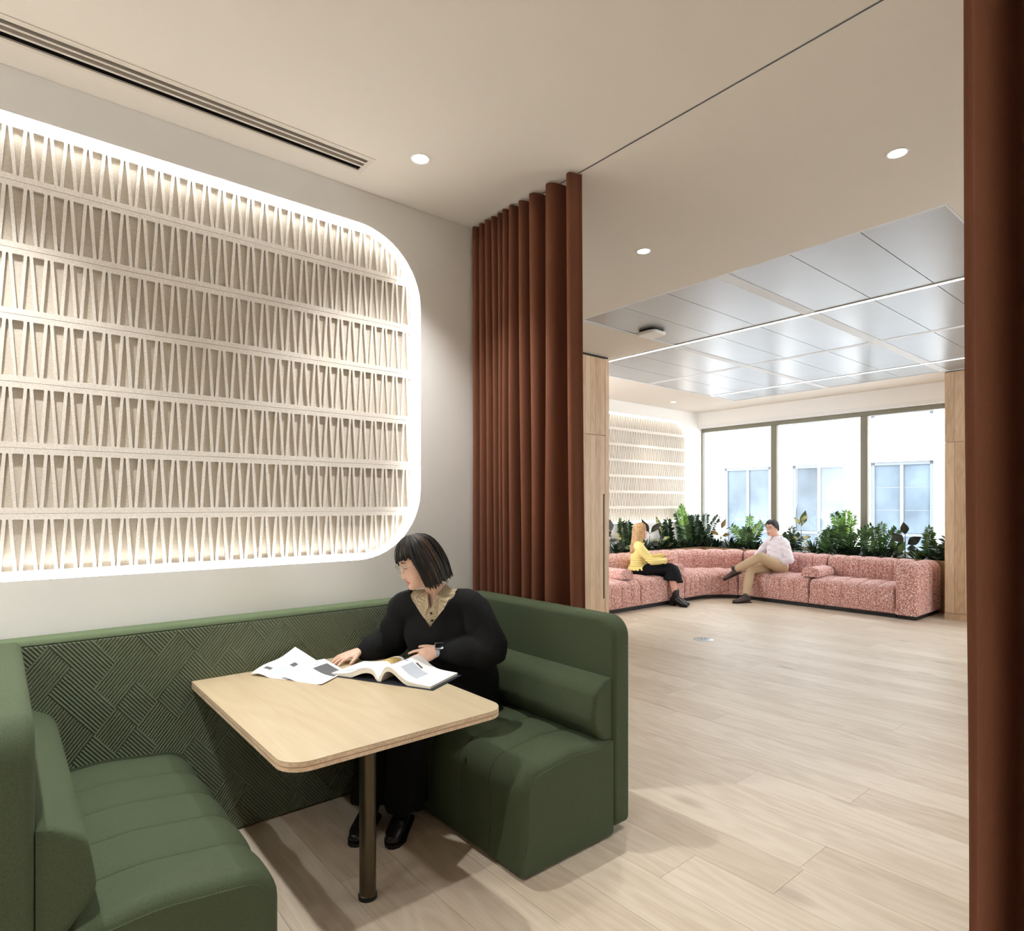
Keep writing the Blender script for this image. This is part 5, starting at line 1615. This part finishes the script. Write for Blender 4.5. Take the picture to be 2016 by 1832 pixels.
# ---------------------------------------------------------------- the man in the white shirt on the sofa
def listener():
    r = empty('person', (9.5, 4.85, 0.0), 'man in a white shirt and khaki trousers sitting with crossed legs on the sofa', 'person')
    f = V((-.88, .47, 0)).normalized(); rt = V((f.y, -f.x, 0))
    pel = V((9.50, 4.83, .50)); S = V((9.635, 4.925, .935))
    sh_r = S + rt * .195 + V((0, 0, -.045)); sh_l = S - rt * .195 + V((0, 0, -.045))
    el_r = V((9.62, 5.24, .66)); wr_r = V((9.36, 5.12, .60))
    el_l = V((9.46, 4.62, .64)); wr_l = V((9.40, 4.80, .575))
    hp_r = pel + rt * .085; hp_l = pel - rt * .085
    kn_r = V((9.03, 5.04, .50)); an_r = V((8.79, 4.985, .095))
    kn_l = V((9.02, 4.87, .695)); an_l = V((8.905, 5.235, .475))
    Mh = head_frame((9.60, 4.985, 1.120), (-.985, .17), math.radians(-4), 0, 1.04)
    b = MB(); add_head(b, Mh, lids=False, nose=1.1)
    b.tube([S - V((0, 0, .02)), S + V((0, 0, .05)), Mh @ V((0, -.02, -.085))], [.066, .058, .058], n=14)
    b.tube([pel, pel.lerp(S, .4), pel.lerp(S, .75), S - V((0, 0, .03))], [(.15, .11), (.14, .105), (.165, .11), (.13, .075)], side=rt, n=20)
    for a, e, w in ((sh_r, el_r, wr_r), (sh_l, el_l, wr_l)):
        b.tube([S.lerp(a, .5), a, a.lerp(e, .5), e], [.06, .055, .047, .042], n=12); b.tube([e, e.lerp(w, .4), w], [.042, .038, .028], n=12)
    for h_, k, a, td in ((hp_r, kn_r, an_r, V((-.85, .5, -.1))), (hp_l, kn_l, an_l, V((-.55, .70, -.42)))):
        b.tube([h_, h_.lerp(k, .5), k], [.08, .072, .055], n=12); b.tube([k, k.lerp(a, .35), a], [.054, .05, .036], n=12)
        b.tube([a, a + td * .045 + V((0, 0, -.03)), a + td * .09 + V((0, 0, -.042))], [.030, .021, .015], n=10)
    add_hand(b, wr_l, V((-.55, .8, -.1)), V((-.3, -.2, 1)), V((-.8, -.5, 0)), .4, .12)
    add_hand(b, wr_r, V((-.9, -.4, .0)), V((-.2, .3, 1)), V((-.4, .9, 0)), .4, .12)
    bo = flesh('body', b, M['skin3'], r, .0042, 3); paint_face(bo, Mh); eyes(r, Mh, True); glasses(r, Mh, .021)
    def bot(phi):
        d = abs(phi)
        if d < .7: return .072 + .004 * math.sin(phi * 9)
        if d < 1.25: return .072 + (.020 - .072) * (d - .7) / .55
        return .020 - .060 * min(1, (d - 1.25) / .9)
    hair(r, Mh, bot, M['hairgrey'], .013, 18, 120, lambda p, z: (0, .05 * max(0, math.cos(p)), .004), .010, 9, rib=.03, locks=140, ext=.06)
    sw = MB()
    sw.tube([pel - V((0, 0, .0)), pel.lerp(S, .3), pel.lerp(S, .70), S - V((0, 0, .025)), S + V((0, 0, .02))], [(.170, .135), (.175, .142), (.190, .135), (.155, .095), (.08, .068)], side=rt, n=24)
    for a, e, w in ((sh_r, el_r, wr_r), (sh_l, el_l, wr_l)):
        sw.tube([S.lerp(a, .4), a, a.lerp(e, .5), e], [.075, .073, .066, .060], n=14); sw.tube([e, e.lerp(w, .5), e.lerp(w, .85)], [.060, .055, .046], n=14)
    so_ = flesh('shirt', sw, M['shirtwhite'], r, .007, 5)
    wk = wrinkle(18, 18, 26, 5)
    ripple(so_, lambda x, y, z: .006 * wk(x, y, z))
    def loc(lat, fw, z): return V((S.x, S.y, 0)) + rt * lat + f * fw + V((0, 0, z))
    for s in (-1, 1):
        o = MB().add([loc(s * .066, -.02, .995), loc(s * .058, .045, .99), loc(s * .012, .085, .962), loc(s * .045, .115, .915), loc(s * .088, .075, .94), loc(s * .088, -.01, .975)], [(0, 1, 4, 5), (1, 2, 3, 4)]).build('collar', M['shirtwhite'], r)
        m_ = o.modifiers.new('t', 'SOLIDIFY'); m_.thickness = .004
    for z, fw in ((.87, .135), (.78, .150), (.70, .155)):
        MB().ball(loc(.0, fw, z) + (pel - S) * ((.935 - z) / .435) * V((1, 1, 0)).length * 0 + V(((pel - S).x, (pel - S).y, 0)) * ((.935 - z) / .435), .006).build('button', M['eyedark'], r, smooth=180)
    tr_ = MB()
    tr_.tube([pel + V((0, 0, .05)), pel - V((0, 0, .03))], [(.165, .13), (.175, .13)], side=rt, n=20)
    for h_, k, a in ((hp_r, kn_r, an_r), (hp_l, kn_l, an_l)):
        tr_.tube([h_, h_.lerp(k, .5), k], [.098, .090, .074], n=16); tr_.tube([k, k.lerp(a, .4), k.lerp(a, .90)], [.074, .070, .056], n=16)
    flesh('trousers', tr_, M['khaki'], r, .008, 5)
    s_ = MB(); dd, up, side, at_ = add_shoe(s_, an_r, (-.90, .42), .275, .047, .012, .105)
    so = flesh('shoe', s_, M['brownleather'], r, .006, 4); sole(so, at_, side, dd, .275, .048, 0.0, 'brownleather')
    s_ = MB(); dd, up, side, at_ = add_shoe(s_, an_l, (-.50, .72, -.42), .275, .047, .012, .105)
    so = flesh('shoe', s_, M['brownleather'], r, .006, 4); sole(so, at_, side, dd, .275, .048, 0.0, 'brownleather')
    for k, a in ((kn_r, an_r), (kn_l, an_l)):
        MB().tube([k.lerp(a, .82), k.lerp(a, .92), a], [.046, .046, .046], n=14).build('sock', M['cover'], r, smooth=180)
listener()
# ================================================================ book and papers on the table
bw = V((.435, -.900, 0)).normalized(); bh = V((.900, .435, 0)).normalized()
bo_ = V((1.283, 2.452, TZ))            # near end of the spine
bk = empty('open_book', bo_ + bh * .11, 'thick open book with a dark navy cover on the booth table', 'book')
PWD, PHT = .262, .232
def page_z(t, side):
    """height of the page surface at t (0 spine, 1 fore edge)"""
    if side > 0: return .008 + .050 * math.exp(-((t - .20) / .24) ** 2) * (1 - math.exp(-(t / .07) ** 2)) + .012 * (1 - t) + .006
    return .006 + .034 * math.exp(-((t - .24) / .30) ** 2) * (1 - math.exp(-(t / .07) ** 2)) + .014 * (1 - t) * min(1, t * 8) + .006
def bpos(t, v, z, side): return bo_ + bw * (side * t * PWD) + bh * (v * PHT) + V((0, 0, z))
for side, nm in ((1, 'page_block'), (-1, 'page_block')):
    n = 28
    top = [(i / n, page_z(i / n, side)) for i in range(n + 1)]
    lift = .028 if side > 0 else .012
    bot_ = [(t, max(.0045, z - (.022 if t > .06 else z * .75) - (.0 if side > 0 else .0))) for t, z in top]
    if side > 0: bot_ = [(t, max(.0045, z - .020) if t > .05 else .005) for t, z in top]
    prof = top + bot_[::-1]
    m_ = len(prof)
    vs = [bpos(t, 0, z, side) for t, z in prof] + [bpos(t, 1, z, side) for t, z in prof]
    fs = [(i, (i + 1) % m_, m_ + (i + 1) % m_, m_ + i) for i in range(m_)]
    for i in range(n):
        fs.append((i, i + 1, m_ - 2 - i, m_ - 1 - i)); fs.append((m_ + i, m_ + m_ - 1 - i, m_ + m_ - 2 - i, m_ + i + 1))
    o = MB().add(vs, fs).build(nm, M['pages'], bk, smooth=40)
    # top sheet, a little larger than the block
    sh_ = MB().grid(lambda u, v: bpos(u * 1.004, -.004 + 1.008 * v, page_z(u, side) + .0008, side), 29, 3).build('page', M['paper'], bk, smooth=180)
    def patch(u0, u1, v0, v1, mt, nm_='print'):
        MB().grid(lambda u, v: bpos(u0 + (u1 - u0) * u, v0 + (v1 - v0) * v, page_z(u0 + (u1 - u0) * u, side) + .0016, side), 9, 3).build(nm_, M[mt], sh_, smooth=180, fix=False)
    if side > 0:
        patch(.30, .62, .22, .62, 'inkpale'); patch(.18, .24, .52, .60, 'inkblue'); patch(.34, .46, .66, .72, 'ink')
    else:
        patch(.10, .42, .55, .92, 'inkbrown'); patch(.50, .88, .18, .34, 'inkpale')
MB().add([bpos(t, v, .0, 1) + V((0, 0, z)) for v in (-.03, 1.03) for t, z in ((-1.06, .001), (-.06, .001), (.06, .001), (1.06, .001))] +
         [bpos(t, v, .0, 1) + V((0, 0, z + .0035)) for v in (-.03, 1.03) for t, z in ((-1.06, .001), (-.06, .001), (.06, .001), (1.06, .001))],
         [(0, 1, 5, 4), (1, 2, 6, 5), (2, 3, 7, 6), (8, 12, 13, 9), (9, 13, 14, 10), (10, 14, 15, 11), (0, 8, 9, 1), (1, 9, 10, 2), (2, 10, 11, 3), (4, 5, 13, 12), (5, 6, 14, 13), (6, 7, 15, 14), (0, 4, 12, 8), (3, 11, 15, 7)]).build('cover', M['cover'], bk)

def sheet(name, c, wave, label, prints, seedv):
    """sheet of paper through four corners (c00, c10, c11, c01) with soft waves"""
    c = [V(p) for p in c]
    rt_ = empty(name, (c[0] + c[2]) / 2, label, 'paper', 'loose sheets on the booth table')
    def pos(u, v, lift=0):
        p = c[0].lerp(c[1], u).lerp(c[3].lerp(c[2], u), v)
        p = p + V((0, 0, wave(u, v) + lift)); p.z = max(p.z, TZ + .0008 + lift)
        return p
    o = MB().grid(lambda u, v: pos(u, v), 24, 24).build('sheet', M['paper'], rt_, smooth=180)
    m_ = o.modifiers.new('t', 'SOLIDIFY'); m_.thickness = .0005
    for (u0, u1, v0, v1, mt) in prints:
        MB().grid(lambda u, v: pos(u0 + (u1 - u0) * u, v0 + (v1 - v0) * v, .0008), 12, 12).build('print', M[mt], o, smooth=180, fix=False)
    return rt_
sheet('paper_sheet', [(.885, 2.93, TZ + .001), (.985, 2.745, TZ + .001), (1.17, 2.835, TZ + .03), (1.105, 2.965, TZ + .088)],
      lambda u, v: .012 * math.sin(u * 5.2 + .5) * (1 - v) + .006 * math.sin(v * 7), 'curled white sheet with a raised corner at the left of the papers',
      [(.42, .60, .18, .42, 'inkpale'), (.16, .36, .16, .24, 'ink'), (.46, .60, .56, .70, 'ink')], 1)
sheet('paper_sheet', [(.965, 2.785, TZ + .004), (1.075, 2.570, TZ + .001), (1.245, 2.700, TZ + .004), (1.235, 2.925, TZ + .022)],
      lambda u, v: .010 * math.sin(u * 6 + 1.0) * (1 - v) * .9 + .012 * math.sin(v * 3.14) * (1 - u), 'white sheet with a dark grey block lying under the hand of the reading woman',
      [(.30, .95, .52, .90, 'ink'), (.10, .40, .25, .32, 'inkpale')], 2)
bpy.data.scenes.remove(WORK)
